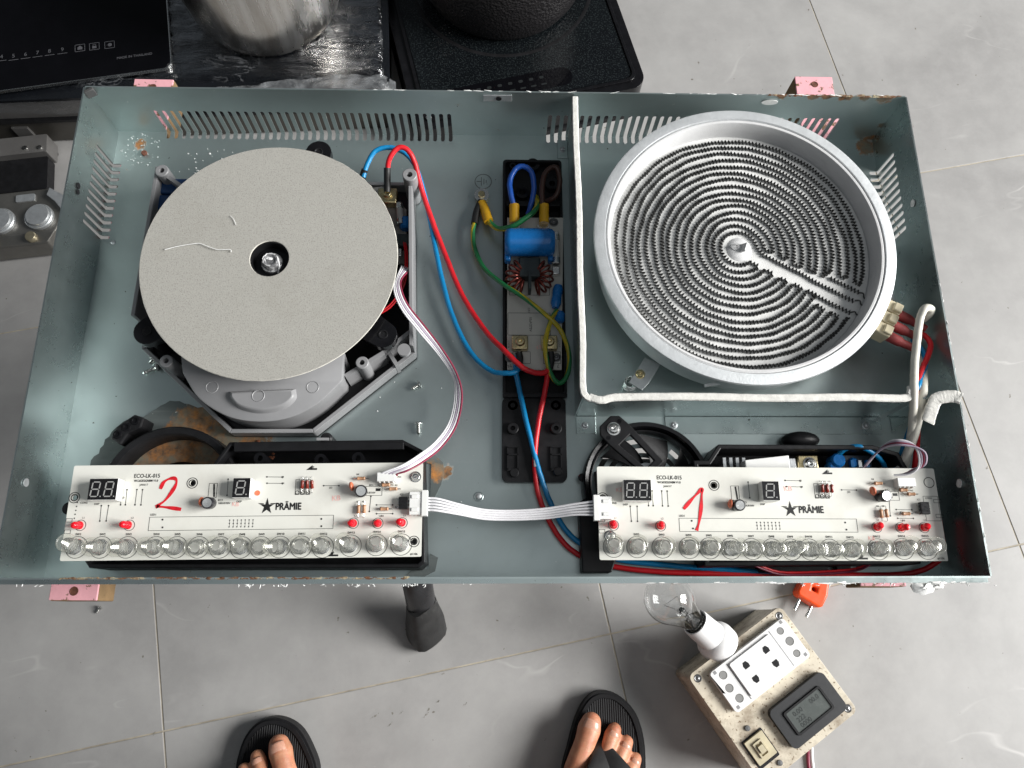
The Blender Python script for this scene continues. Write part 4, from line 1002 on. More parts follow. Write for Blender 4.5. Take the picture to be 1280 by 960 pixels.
build(MB().box(q[0] - 4, q[0] + 20, q[1] - 10, q[1] + 6, 11.7, 14), 'daughter_board', mat('dark_blue_board', (0.035, 0.05, 0.07), 0.5), et, smooth=False)
for k in range(3): build(MB().box(q[0] + 2 + k * 6, q[0] + 5 + k * 6, q[1] - 4, q[1] + 2, 14, 17), 'chip', WIRE_BLUE if k != 1 else GALV, et, bevel=0.4)
for x_, y_ in ((80, -172), (300, -172), (318, -122)): build(MB().cyl((x_, y_, 2), (x_, y_, 38.2), 4, n=16), 'standoff', BLACKP, et)
build(MB().box(196, 250, -190, -184, 0.3, 9).box(256, 268, -189, -184, 0.3, 7), 'cable_clip', BLACKP, et, bevel=1.2)

# ------------------------------------------------------------------ control boards
LEDM = mat('red_translucent_led', (0.95, 0.015, 0.03), 0.16, 0.0, 0.1, 200, trans=0.3, ior=1.4)
SEGM = mat('pale_display_segment', (0.33, 0.33, 0.32), 0.4, 0.0, 0.05, 200)
FACE = mat('black_display_face', (0.010, 0.010, 0.011), 0.3, 0.0, 0.2, 200)
TANR = mat('tan_resistor_body', (0.42, 0.23, 0.13), 0.4, 0.0, 0.2, 900)
REDD = mat('dark_red_glass_diode', (0.20, 0.03, 0.02), 0.2, 0.0, 0.2, 600)
ORANGEC = mat('orange_disc_capacitor', (0.62, 0.16, 0.08), 0.35, 0.0, 0.12, 400)
ELCO = mat('black_can_sleeve', (0.015, 0.015, 0.018), 0.3, 0.0, 0.2, 200)

def digit(m, cx, cy, w, h, z, sl=0.10):
    """seven bars and a point"""
    t = w * 0.15
    def seg(x0, y0, x1, y1):
        d = Vector((x1 - x0, y1 - y0)); L_ = d.length; d.normalize(); n_ = Vector((-d.y, d.x))
        pts = []
        for a, b_ in ((0.06 * L_, 0), (0.06 * L_ + t / 2, t / 2), (L_ * 0.94 - t / 2, t / 2), (L_ * 0.94, 0), (L_ * 0.94 - t / 2, -t / 2), (0.06 * L_ + t / 2, -t / 2)):
            p = Vector((x0, y0)) + d * a + n_ * b_; pts.append((cx + p.x + p.y * sl, cy + p.y))
        m.prism(pts, z, z + 0.12)
    a, b_ = w / 2, h / 2
    for s in ((-a, b_, a, b_), (-a, 0, a, 0), (-a, -b_, a, -b_), (-a, 0, -a, b_), (a, 0, a, b_), (-a, -b_, -a, 0), (a, -b_, a, 0)): seg(*s)
    m.prism(circ(cx + a + w * 0.28, cy - b_, t * 0.6, 10), z, z + 0.12)

SWX = [(10.3, -58.2), (27.2, -58.4), (45.4, -58.6), (64.9, -58.8), (79.7, -59.0), (95.1, -59.2), (110.3, -59.4), (125.1, -59.6), (138.8, -59.7), (152.2, -59.6), (167.2, -59.7), (182.5, -60.0), (202.0, -59.3), (220.3, -59.0), (237.7, -58.9)]
LEDX = [(10.8, -42.9), (45.0, -43.3), (203.2, -43.6), (220.7, -43.8), (238.0, -43.7)]
BW, BH = 252.0, 67.5
proto = {}
def control_board(o, rz, number, label, grp):
    t = thing('control_board', label, 'circuit board', o, grp)
    O = Vector(o)
    def W(p, h=0.0): return (O.x + p[0], O.y + p[1], O.z + h)
    def put(key, make, material, p, h=0.0, name=None, rot=0.0, **kw):
        if key in proto: ob = copy_to(proto[key], t, W(p, h))
        else: ob = proto[key] = local(make(), name or key, material, t, W(p, h), **kw)
        ob.rotation_euler.z = rot
        return ob
    hl = [(3.6, -23.2), (86.1, -13.5), (246.7, -56.9), (246.8, -10.6)]
    if number == 1: hl = hl + [(8, -50.5)]
    board = MB().prism([(O.x + x, O.y - BH + y) for x, y in rrect(0, BW, 0, BH, 1.2, 3)], O.z - 1.6, O.z, [circ(O.x + x, O.y + y, 1.9, 16) for x, y in hl[:3]])
    build(board, 'board_panel', PCBW, t, smooth=False)
    for k, (x, y) in enumerate(hl):
        put('hole_print', lambda: MB().prism(circ(0, 0, 4.0, 28), 0.05, 0.12, [circ(0, 0, 3.5, 28)]), INK, (x, y), smooth=False)
        if k < 3: put('hole_ring', lambda: MB().prism(circ(0, 0, 2.6, 28), 0.05, 0.12, [circ(0, 0, 1.95, 28)]), INK, (x, y), smooth=False)
    # white touch buttons: clear caps with a spring inside, printed ring and label
    for p in SWX: put('button_ring_print', lambda: MB().prism(circ(0, 0, 7.7, 36), 0.05, 0.12, [circ(0, 0, 7.35, 36)]), INK, p, smooth=False)
    for p in LEDX: put('lamp_ring_print', lambda: MB().prism(circ(0, 0, 3.9, 28), 0.05, 0.12, [circ(0, 0, 3.55, 28)]), INK, p, smooth=False)
    for k, p in enumerate(SWX):
        text('SW%d' % (k + 1), 'printed_text', INK, t, W((p[0], p[1] + 9.0), 0.15), 2.1, 0, 'CENTER', 0.05)
        tall = 17.2 + 1.8 * ((k * 7 + number) % 3) / 2
        def cap():
            return MB().lathe([(4.8, 6.5), (5.8, 7.5), (6.3, 9.5), (6.4, 12.6), (6.0, 13.4), (5.4, 13.7), (4.8, 13.3), (2.8, 13.6), (0.001, 13.7)], n=36)
        c = put('touch_button', cap, CLEARP, p, 0.1)
        c.rotation_euler = (random.uniform(-.12, .12), random.uniform(-.16, .16), 0)
        c.scale = (1, 1, tall / 14)
        if 'spr' not in proto:
            s = MB().tube([Vector(((5.6 - q * 0.028) * math.cos(q * 0.6), (5.6 - q * 0.028) * math.sin(q * 0.6), 0.5 + q * 0.15)) for q in range(72)], 0.38, 6)
            s.v = [(q[0] + W(p)[0], q[1] + W(p)[1], q[2] + W(p, 0.1)[2]) for q in s.v]
            proto['spr'] = s.build('spring', BRIGHT, c, loc=W(p, 0.1))
            s2 = MB().lathe([(0.001, 1.2), (5.4, 1.2), (5.4, 0.3)], W(p, 0.1), 28); s2.build('button_base', WHITEP, c, loc=W(p, 0.1))
    for k, p in enumerate(LEDX):
        lean = random.uniform(-.25, .25)
        l = put('indicator_lamp', lambda: MB().lathe([(2.9, 0.2), (2.9, 1.4), (2.5, 1.5), (2.5, 5.6), (2.2, 6.8), (1.4, 7.7), (0.001, 8.0)], n=24).lathe([(0.001, 0.2), (2.9, 0.2)], n=24), LEDM, p, 0.6)
        l.rotation_euler = (random.uniform(-.12, .12), lean if number == 1 else lean - 0.15, 0)
        text('L%d' % (k + 1), 'printed_text', INK, t, W((p[0] + 1.5, p[1] + 5.2), 0.15), 1.9, 0, 'CENTER')
    # seven-segment displays
    p = (27.7, -18.9)
    b0 = build(MB().box(O.x + p[0] - 10, O.x + p[0] + 10, O.y + p[1] - 7.6, O.y + p[1] + 7.6, O.z + 0.8, O.z + 9.6), 'digit_display', WHITEP, t, smooth=False, bevel=0.3)
    build(MB().box(O.x + p[0] - 9.8, O.x + p[0] + 9.8, O.y + p[1] - 7.4, O.y + p[1] + 7.4, O.z + 9.6, O.z + 9.8), 'display_face', FACE, b0, o=O, smooth=False)
    m = MB(); digit(m, O.x + p[0] - 5.2, O.y + p[1], 5.2, 10.2, O.z + 9.82); digit(m, O.x + p[0] + 4.2, O.y + p[1], 5.2, 10.2, O.z + 9.82)
    build(m, 'display_segments', SEGM, b0, o=O, smooth=False)
    p = (124.6, -18.8)
    b0 = build(MB().box(O.x + p[0] - 6.2, O.x + p[0] + 6.2, O.y + p[1] - 7.0, O.y + p[1] + 7.0, O.z + 0.8, O.z + 9.4), 'digit_display', WHITEP, t, smooth=False, bevel=0.3)
    build(MB().box(O.x + p[0] - 6, O.x + p[0] + 6, O.y + p[1] - 6.8, O.y + p[1] + 6.8, O.z + 9.4, O.z + 9.6), 'display_face', FACE, b0, o=O, smooth=False)
    m = MB(); digit(m, O.x + p[0] - 0.6, O.y + p[1], 5.6, 9.6, O.z + 9.62); build(m, 'display_segments', SEGM, b0, o=O, smooth=False)
    # printed matter
    text('ECO-LK-015', 'printed_text', INK, t, W((43.9, -8.1), 0.15), 4.1, 0, 'LEFT', 0.0, 0.86, bold=0.06)
    text('WC6S2E2GNBM V1.0', 'printed_text', INK, t, W((44.4, -11.6), 0.15), 2.2, 0, 'LEFT', 0.05, 0.85)
    text('JAN/17', 'printed_text', INK, t, W((48.7, -14.5), 0.15), 2.0, 0, 'LEFT', 0.02)
    text('PR\u00c4MIE', 'printed_text', INK, t, W((147.0, -31.3), 0.15), 7.0, 0, 'LEFT', 0.0, 0.80, bold=0.26)
    p = (141.0, -31.1); m = MB()
    star = [(0, 6.2), (1.25, 1.6), (4.6, 1.5), (2.0, -0.4), (3.3, -4.6), (0, -2.2), (-3.3, -4.6), (-2.0, -0.4), (-4.6, 1.5), (-1.25, 1.6)]
    m.prism([(O.x + p[0] + x, O.y + p[1] + y) for x, y in star], O.z + 0.08, O.z + 0.15)
    for s in (-1, 1): m.prism([(O.x + p[0] + s * 4.9, O.y + p[1] + 1.6), (O.x + p[0] + s * 6.6, O.y + p[1] + 2.6), (O.x + p[0] + s * 2.6, O.y + p[1] + 2.4), (O.x + p[0] + s * 2.2, O.y + p[1] + 1.75)], O.z + 0.08, O.z + 0.15)
    build(m, 'star_emblem', INK, t, smooth=False)
    m = MB(); z = O.z + 0.12
    def ln_(a, b_, w=0.35): flat_line(m, W(a), W(b_), w, z)
    def fr_(a, b_, w=0.3):
        frame_line(m, W(a), W(b_), w, z)
    fr_((58.7, -37.7), (188.9, -47.2))
    fr_((98.4, -13.9), (104.2, -24.3)); flat_line(m, W((101.8, -14.4)), W((102.7, -23.7)), 1.2, z)
    for a, b_ in (((36.7, -17.9), (37.0, -28.7)), ((40.1, -17.9), (40.4, -28.7)), ((47.2, -17.9), (47.2, -28.8)), ((51.2, -18.0), (51.4, -28.9)), ((23.5, -29.2), (23.9, -40.0)), ((28.6, -29.2), (28.4, -40.0)), ((111.6, -11.0), (111.8, -22.6)), ((139.3, -9.6), (150.3, -9.8)), ((139.7, -14.2), (150.7, -14.4)), ((180.6, -16.4), (191.6, -16.5)), ((215.0, -24.4), (214.3, -35.3)), ((219.3, -30.7), (230.8, -30.8)), ((219.5, -37.0), (231.0, -37.1))):
        ln_(a, b_)
        for e in (a, b_): m.prism(circ(O.x + e[0], O.y + e[1], 0.6, 8), z, z + 0.03)
    for k in range(7):
        a = (115.4, -40.4); b_ = (131.9, -40.6)
        x = a[0] + (b_[0] - a[0]) * k / 6
        for q in range(3): m.prism(circ(O.x + x, O.y + a[1] - q * 2.4, 0.45, 8), z, z + 0.03)
        ln_((x, a[1]), (x + 0.2, a[1] - 4.8), 0.2)
    for a in ((67.9, -39.5), (68.5, -45.0), (180.3, -40.3), (180.6, -45.4)): m.prism(circ(O.x + a[0], O.y + a[1], 0.7, 8), z, z + 0.03)
    for a in ((167.3, -4.8), (185.8, -66.6)):
        m.prism([(O.x + a[0], O.y + a[1]), (O.x + a[0] + 7.8, O.y + a[1]), (O.x + a[0] + 7.8, O.y + a[1] + 1.3), (O.x + a[0] + 4.0, O.y + a[1] + 1.3), (O.x + a[0] + 4.6, O.y + a[1] + 3.6)], z, z + 0.03)
    for k in range(3):
        a = (161.9, -19.7); x = a[0] + k * 3.8
        m.prism(circ(O.x + x, O.y + a[1] - 1.5, 1.5, 12), z, z + 0.03, [circ(O.x + x, O.y + a[1] - 1.5, 1.1, 12)])
        fr_((x - 1.5, a[1] + 8), (x + 1.5, a[1] - 3))
    fr_((206.1, -17.3), (222.8, -23.9)); flat_line(m, W((218.3, -19.7)), W((221.8, -19.7)), 2.0, z)
    fr_((0.2, -38), (4.4, -40.5)); fr_((0.2, -46), (4.4, -48.5))
    for k in range(5):
        a = (6.2, -26.7); b2 = (a[0] - 0.1 * k, a[1] - 2.8 * k); m.prism(circ(O.x + b2[0], O.y + b2[1], 0.5, 8), z, z + 0.03); 
    if number == 1:
        a = (248.6, -29.8); fr_((a[0] - 8, a[1] + 9), (BW - 0.6, a[1] - 9)); fr_((a[0] - 0.5, a[1] + 6.6), (a[0] + 5, a[1] + 4.2)); fr_((a[0] - 0.5, a[1] - 4.2), (a[0] + 5, a[1] - 6.6))
    build(m, 'board_print', INK, t, smooth=False)
    for s, q, sz in (('LED1', (58.8, -36.0), 2.0), ('CON2', (8.2, -27.0), 1.9), ('DISP', (18.2, -28.0), 1.9), ('J3', (150.3, -9.8), 1.8), ('J4', (150.7, -14.4), 1.8), ('J2', (37.9, -23.6), 1.6), ('EC3', (105.8, -26.1), 2.0), ('100UF/50V', (106.0, -28.4), 1.9), ('DISP', (119.0, -27.3), 1.9), ('UP', (170.7, -2.9), 1.9), ('UP', (188.4, -64.5), 1.9), ('C1', (160.4, -22.1), 1.6), ('C2', (164.4, -22.0), 1.6), ('C3', (168.4, -22.1), 1.6), ('CN1', (232.8, -10.6), 1.9), ('R4', (203.9, -8.4), 1.7), ('47UF/16V', (210.4, -21.9), 1.9), ('EC1', (213.5, -16.4), 1.8), ('R3', (232.0, -16.7), 1.7), ('CON1', (242.1, -22.3), 1.8), ('IC1', (235.8, -23.4), 1.8), ('R2', (221.7, -32.7), 1.7), ('R5', (232.6, -32.6), 1.7), ('C5', (204.8, -28.3), 1.6), ('C6', (208.9, -28.3), 1.6), ('J22', (184.8, -17.9), 1.7), ('J10', (222.5, -38.7), 1.7), ('#1106', (244.3, -65.7), 2.0)):
        text(s, 'printed_text', INK, t, W(q, 0.15), sz, 0, 'LEFT', 0.03)
    text('KB', 'stamp', PINKINK, t, W((186.9, -25.8) if number == 2 else (137.5, -16.0), 0.15), 5.2, 0.05, 'LEFT', 0.05)
    text('KB', 'stamp', PINKINK, t, W((115.8, -29.1) if number == 2 else (195.6, -51.5), 0.15), 4.2, -0.05, 'LEFT', 0.03)
    if number == 1: text('KB', 'stamp', PINKINK, t, W((13.4, -17.6), 0.15), 4.4, 0.1, 'LEFT', 0.03)
    # hand-written number in red marker
    if number == 2: st = [(63.9, -17.6), (65.7, -12.9), (69.4, -10.4), (73.4, -10.1), (74.9, -13.0), (73.1, -18.2), (68.3, -25.7), (63.1, -29.9), (64.3, -30.2), (71.8, -31.1), (80.3, -32.4)]
    else: st = [(62.5, -31), (68, -25), (73, -20), (77, -16.5), (76.5, -21), (75.2, -31), (73, -41), (71, -46.5)]
    P = spline([(O.x + x, O.y + y, O.z + 0.28) for x, y in st], 8); m = MB(); n_ = len(P)
    V = []
    for i, q in enumerate(P):
        d = (P[min(i + 1, n_ - 1)] - P[max(i - 1, 0)]).normalized(); w = Vector((-d.y, d.x, 0)) * (1.05 + 0.35 * math.sin(i * 0.35))
        V += [q - w, q + w]
    m.add(V, [(2 * i, 2 * i + 2, 2 * i + 3, 2 * i + 1) for i in range(n_ - 1)])
    build(m, 'handwritten_number', REDPEN, t, smooth=False)
    # components
    def elco(p, r, h, tilt):
        c = put('electrolytic_capacitor', lambda: MB().lathe([(3.6, 0.3), (3.9, 0.8), (3.9, 10.4), (3.6, 11), (3.0, 11.1)], n=24), ELCO, p, 0.2)
        if 'elt' not in proto:
            s = MB().lathe([(0.001, 10.9), (3.1, 11.0)], W(p, 0.2), 24); proto['elt'] = s.build('can_top', BRIGHT, c, loc=W(p, 0.2))
        c.scale = (r / 3.9, r / 3.9, h / 11); c.rotation_euler = tilt
    elco((100.9, -28.3), 4.2, 9, (0.1, 0.05, 0)); elco((208.0, -20.8), 4.4, 9, (0.12, 0.12, 0))
    def axial(p, ang, material, L_=6.2, r=1.3):
        key = 'ax' + material.name
        def mk():
            mm = MB().tube([(-L_ / 2, 0, 1.9), (-L_ / 2 + .8, 0, 1.9), (-L_ / 2 + 1.6, 0, 1.9), (L_ / 2 - 1.6, 0, 1.9), (L_ / 2 - .8, 0, 1.9), (L_ / 2, 0, 1.9)], [r * .6, r * 1.1, r * .9, r * .9, r * 1.1, r * .6], 12)
            return mm
        c = put(key, mk, material, p, 0.1, 'resistor' if material is TANR else 'diode', ang)
        if key + 'l' not in proto:
            s = MB().tube([(-L_ / 2 - 2.6, 0, 0.1), (-L_ / 2 - 2.2, 0, 1.9), (L_ / 2 + 2.2, 0, 1.9), (L_ / 2 + 2.6, 0, 0.1)], 0.3, 6)
            q = W(p, 0.1); s.v = [(v_[0] + q[0], v_[1] + q[1], v_[2] + q[2]) for v_ in s.v]; proto[key + 'l'] = s.build('lead', BRIGHT, c, loc=q)
    for p, a in (((207.6, -11.7), 0), ((225.7, -16.6), 0), ((231.0, -19.5), 0), ((225.1, -33.9), 0)): axial(p, a, TANR)
    for p in (((206.8, -34.0)), ((210.8, -33.7))): axial(p, math.pi / 2, TANR)
    for p in ((165.6, -15.7), (169.1, -15.8), (172.5, -15.8)): axial(p, math.pi / 2 + random.uniform(-.1, .1), REDD)
    for p, r in (((95.7, -27.7), 0.2), ((201.5, -17.8), 0.5)):
        put('disc_capacitor', lambda: MB().ball((0, 0, 4.6), 3.4, 16, 10, (1.0, 0.5, 1.15)), ORANGEC, p, 0.0, rot=r + 1.3)
    p = (238.8, -30.0); build(MB().box(O.x + p[0] - 3.3, O.x + p[0] + 3.3, O.y + p[1] - 4.4, O.y + p[1] + 4.4, O.z + 0.8, O.z + 4.4), 'chip', FACE, t, smooth=False, bevel=0.4)
    m = MB()
    for k in range(3):
        for s in (-1, 1): m.box(O.x + p[0] + s * 3.8 - .5, O.x + p[0] + s * 3.8 + .5, O.y + p[1] - 3.2 + k * 2.7, O.y + p[1] - 2.4 + k * 2.7, O.z + 0.1, O.z + 3)
    build(m, 'chip_pins', BRIGHT, t, smooth=False)
    p = (226.4, -11.3)
    cn = MB().box(O.x + p[0] - 6.6, O.x + p[0] + 6.6, O.y + p[1] - 3.4, O.y + p[1] + 3.0, O.z + 0.2, O.z + 7.0)
    for k in range(4): cn.box(O.x + p[0] - 5.4 + k * 3.2, O.x + p[0] - 4.2 + k * 3.2, O.y + p[1] - 4.2, O.y + p[1] - 3.4, O.z + 0.6, O.z + 6.4)
    build(cn, 'plug_connector', WHITEP, t, smooth=False, bevel=0.35)
    p = (249.2, -30.4) if number == 2 else (3.2, -31)
    s = 1 if number == 2 else -1
    cn = MB().box(O.x + p[0] - 6, O.x + p[0] + 6, O.y + p[1] - 8.2, O.y + p[1] + 8.2, O.z + 0.2, O.z + 5.2).box(O.x + p[0] + s * 5 - 2.2, O.x + p[0] + s * 5 + 2.2, O.y + p[1] - 9.2, O.y + p[1] + 9.2, O.z + 0.8, O.z + 6.0)
    for dy in (-4.6, 4.6): cn.box(O.x + p[0] - s * 2 - 2.5, O.x + p[0] - s * 2 + 2.5, O.y + p[1] + dy - 1.3, O.y + p[1] + dy + 1.3, O.z + 5.2, O.z + 6.0)
    build(cn, 'plug_connector', WHITEP, t, smooth=False, bevel=0.35)
    sc_ = hl[3] if number == 2 else (8, -50.5)
    build(screw_head(MB(), W(sc_, 0.1), 3.0, 2.0), 'screw', BRIGHT, t)
    if number == 2:
        p = (132.5, -21.2); build(MB().prism(circ(O.x + p[0] + 0.8, O.y + p[1], 2.0, 16), O.z + 0.06, O.z + 0.16), 'orange_dot', ORANGEC, t, smooth=False)
    t.rotation_euler.z = rz
    return t
CB2 = control_board((-307.7, -115.5, 43.0), math.radians(0.63), 2, 'cream control board with handwritten red figure two, left of the filter tray', 'cream control boards')
CB1 = control_board((72.3, -115.0, 40.0), math.radians(-0.25), 1, 'cream control board with handwritten red figure one, in front of the heater', 'cream control boards')

# ------------------------------------------------------------------ wiring
def wire(name, pts, r, material, label, cat='wire', ends=(), group=None, n=8):
    jr = random.Random(len(label) * 13 + int(abs(pts[0][0])))
    P = spline([pts[0]] + [tuple(c_ + jr.uniform(-.7, .7) for c_ in p) for p in pts[1:-1]] + [pts[-1]], n)
    P = [p + Vector((jr.uniform(-.12, .12), jr.uniform(-.12, .12), jr.uniform(-.1, .1))) for p in P]
    if not ends:
        return tag(build(MB().tube(P, r, 12), name, material, o=tuple(P[0])), label, cat, group)
    t = thing(name, label, cat, tuple(P[0]), group)
    build(MB().tube(P, r, 12), 'insulation', material, t)
    for (nm, pp, rr_, mm) in ends: build(MB().tube(spline(pp, 5), rr_, 12), nm, mm, t)
    return t
wire('power_wire', [(-114.5, 131.9, 30.0), (-111.1, 143.9, 34.0), (-103.9, 153.5, 36.0), (-92.7, 157.5, 36.0), (-81.0, 155.6, 32.0), (-71.1, 144.1, 26.0), (-62.1, 118.2, 18.0), (-54.9, 83.8, 12.0), (-48.1, 47.9, 10.0), (-38.2, 14.0, 9.0), (-23.3, -15.2, 9.0), (-7.6, -31.7, 14.0), (6.4, -36.9, 20.0), (14.1, -33.3, 19.0), (16.7, -23.2, 17.0)], 2.1, WIRE_CYAN,
     'blue wire curving from the induction unit to the filter board', ends=[('heatshrink', [(-116.1, 131.0, 24.0), (-115.5, 133.1, 28.0), (-113.0, 138.0, 32.5)], 2.8, WIRE_BLACK), ('heatshrink', [(15.4, -18.5, 19.0), (16.7, -23.5, 18.0), (16.0, -30.4, 18.5)], 2.8, WIRE_BLACK)], group='wires between induction unit and filter board')
wire('power_wire', [(-94.5, 122.3, 26.0), (-94.3, 136.2, 32.0), (-91.3, 146.2, 38.0), (-84.6, 154.2, 41.0), (-76.6, 152.7, 40.0), (-71.6, 144.4, 34.0), (-65.8, 122.3, 24.0), (-56.3, 96.6, 16.0), (-45.9, 70.9, 11.0), (-30.6, 35.0, 10.0), (-12.3, 2.4, 14.0), (5.1, -20.2, 24.0), (19.6, -33.5, 24.0), (31.8, -36.8, 20.0), (39.6, -33.5, 18.0), (41.7, -24.4, 17.0)], 2.2, WIRE_RED,
     'red wire curving from the induction unit to the filter board', ends=[('heatshrink', [(-94.6, 121.4, 25.0), (-94.4, 130.4, 29.0), (-94.2, 139.1, 33.5)], 2.9, WIRE_BLACK), ('heatshrink', [(41.1, -18.3, 19.0), (41.7, -24.7, 18.0), (40.3, -32.1, 18.0)], 2.8, WIRE_BLACK)], group='wires between induction unit and filter board')
wire('power_wire', [(15.5, -18.8, 16.0), (13.5, -32.0, 15.0), (15.5, -46.4, 12.0), (19.8, -69.2, 11.0), (25.4, -91.6, 10.0), (31.3, -113.7, 10.0), (39.9, -136.9, 7.0), (50.6, -156.3, 6.0), (65.0, -169.5, 6.0), (89.0, -179.1, 6.0), (131.4, -183.9, 6.0), (186.2, -189.2, 5.0), (219.7, -190.4, 5.0)], 2.1, WIRE_CYAN, 'blue wire running from the filter board under the board marked 1', group='wires from filter board to right side')
wire('power_wire', [(41.3, -19.7, 15.0), (38.5, -34.5, 15.0), (35.8, -50.0, 13.0), (31.8, -72.7, 12.0), (28.4, -95.0, 11.0), (28.3, -113.6, 9.0), (31.3, -131.8, 6.0), (39.7, -153.1, 5.0), (54.1, -171.2, 5.0), (78.0, -183.7, 5.0), (119.1, -189.1, 5.0), (167.7, -191.0, 5.0), (253.2, -191.7, 5.0), (307.2, -190.7, 8.0), (328.1, -184.6, 14.0), (332.5, -174.5, 20.0), (332.7, -152.1, 22.0)], 2.1, WIRE_RED, 'red wire from the filter board along the front wall to the right corner', group='wires from filter board to right side')
wire('power_wire', [(14.0, 105.7, 20.0), (10.6, 119.3, 24.0), (9.2, 133.4, 26.0), (14.0, 143.7, 27.0), (20.8, 146.1, 27.0), (27.7, 141.2, 25.0), (29.8, 129.6, 20.0), (27.2, 115.3, 14.0), (24.6, 109.9, 10.0)], 2.3, mat('royal_blue_insulation', (0.015, 0.09, 0.42), 0.34), 'short royal blue wire looped above the blue capacitor', ends=[('crimp_sleeve', [(12.6, 96.4, 19.0), (12.6, 104.2, 20.0), (12.6, 112.7, 21.0)], 4.2, YELLOWS)])
wire('power_wire', [(37.7, 104.4, 20.0), (36.3, 119.6, 24.0), (37.7, 135.4, 27.0), (43.2, 144.2, 28.0), (49.5, 144.9, 27.0), (50.8, 132.8, 24.0), (47.5, 122.1, 20.0), (41.0, 120.3, 15.0), (33.0, 120.8, 10.0)], 2.2, WIRE_BROWN, 'short brown wire looped at the top of the filter tray', ends=[('crimp_sleeve', [(37.6, 96.7, 19.0), (37.7, 104.4, 20.0), (37.7, 113.0, 21.0)], 4.2, YELLOWS)])
def striped(name, pts, r, label):
    P = spline(pts, 10); t = thing(name, label, 'wire', tuple(P[0]), 'yellow-green earth wires')
    build(MB().tube(P, r, 12), 'insulation', WIRE_GREEN, t)
    # yellow stripe: a second skin over part of the girth that winds slowly round the wire
    Tn, Nn = frames(P); V = []; F = []; k = 5
    for i, (p, tt, u) in enumerate(zip(P, Tn, Nn)):
        w = tt.cross(u); ph = i * 0.09 + 0.6
        for q in range(k):
            a = ph + (q / (k - 1) - 0.5) * 2.6; V.append(p + (u * math.cos(a) + w * math.sin(a)) * (r + 0.08))
    for i in range(len(P) - 1):
        for q in range(k - 1): F.append((i * k + q, i * k + q + 1, (i + 1) * k + q + 1, (i + 1) * k + q))
    build(MB().add(V, F), 'stripe', WIRE_YELLOW, t)
    return t
t = striped('earth_wire', [(-10.4, 106.5, 10.0), (-7.0, 99.3, 12.0), (-0.2, 92.7, 16.0), (10.5, 90.7, 24.0), (20.4, 95.8, 27.0), (29.2, 104.0, 26.0), (32.4, 115.0, 20.0), (31.6, 125.8, 12.0)], 2.2, 'short yellow-green earth wire from the stud past the yellow sleeves')
build(MB().tube(spline([(-15.5, 123.2, 5.0), (-12.6, 115.8, 7.0), (-10.4, 106.5, 10.0), (-9.0, 102.1, 11.0)], 5), [4.2] * 16, 12), 'crimp_sleeve', YELLOWS, t)
t = striped('earth_wire', [(-21.4, 102.3, 9.0), (-22.6, 91.6, 9.0), (-20.4, 76.6, 9.0), (-12.1, 58.4, 10.0), (3.9, 39.5, 20.0), (20.0, 26.5, 24.0), (36.1, 12.7, 24.0), (49.1, 0.5, 20.0), (56.1, -17.2, 16.0), (55.3, -34.2, 14.0), (48.8, -42.6, 13.0), (42.2, -37.5, 16.0), (37.6, -24.8, 22.0), (37.0, -10.0, 24.0), (41.9, 8.0, 22.0), (47.0, 18.0, 18.0)], 1.9, 'long yellow-green earth wire looping over the filter board to the blue varistor')
build(MB().tube(spline([(-16.2, 125.3, 4.0), (-19.5, 114.2, 7.0), (-21.4, 100.8, 9.0)], 5), 3.0, 12), 'heatshrink', WIRE_BLACK, t)
es = thing('earth_stud', 'plated earth stud with nut beside the black filter tray', 'stud', (-15.6, 133.2, 0.0))
p = (-15.6, 131.6, 4.0)
build(MB().cyl((p[0], p[1], 0.2), (p[0], p[1], 4.0), 5.6, n=6, bev=0.5), 'nut', BRASS, es)
build(MB().cyl((p[0], p[1], 4.0), (p[0], p[1], 7.0), 3.0, n=18, bev=0.5), 'stud', BRASS, es)
build(MB().lathe([(2.9, 4.05), (6.4, 4.05), (6.4, 4.8), (2.9, 4.8)], (p[0], p[1], 0), 24), 'ring_terminal', BRIGHT, es)

def ribbon(name, paths, r, mats, label, group):
    t = thing(name, label, 'ribbon cable', tuple(paths[0][0]), group)
    for q, mm in zip(paths, mats): build(MB().tube(spline(q, 8), r, 8), 'strand', mm, t)
    return t
def spread(pts, n, gap, dirs):
    """n parallel strands: each point gets its own sideways direction and spacing"""
    out = []
    for k in range(n):
        s = k - (n - 1) / 2
        out.append([Vector(p) + Vector(d) * s * gap for p, d in zip(pts, dirs)])
    return out
PURP = mat('lilac_wire_insulation', (0.42, 0.36, 0.44), 0.36); WINE = mat('wine_wire_insulation', (0.22, 0.03, 0.06), 0.36)
pts = [(-75.8, 51.8, 26.0), (-79.9, 37.2, 36.0), (-79.9, 24.9, 42.0), (-73.7, 10.1, 42.0), (-59.9, -7.0, 38.0), (-44.9, -24.6, 32.0), (-34.3, -41.0, 26.0), (-31.7, -57.4, 22.0), (-35.7, -78.6, 22.0), (-45.8, -96.7, 30.0), (-57.9, -110.5, 44.0), (-68.1, -118.2, 50.0), (-77.7, -121.7, 50.0), (-80.5, -123.1, 48.0)]
dirs = [(1.2, -.3, 0), (.6, -.3, .2), (.9, .1, 0), (.8, .5, 0), (.7, .7, 0), (.5, .5, .4), (.5, .2, .5), (.9, 0, .4), (.9, -.4, .2), (.7, -.7, .1), (.6, -.7, 0), (.7, -.6, .2), (1.4, -.2, 0), (2.2, 0, 0)]
ribbon('ribbon_cable', spread(pts, 5, 1.55, dirs), 0.78, [WIRE_WHITE, WIRE_WHITE, PURP, WIRE_WHITE, WINE], 'white and wine ribbon cable from the induction unit to the board marked 2', 'ribbon cables')
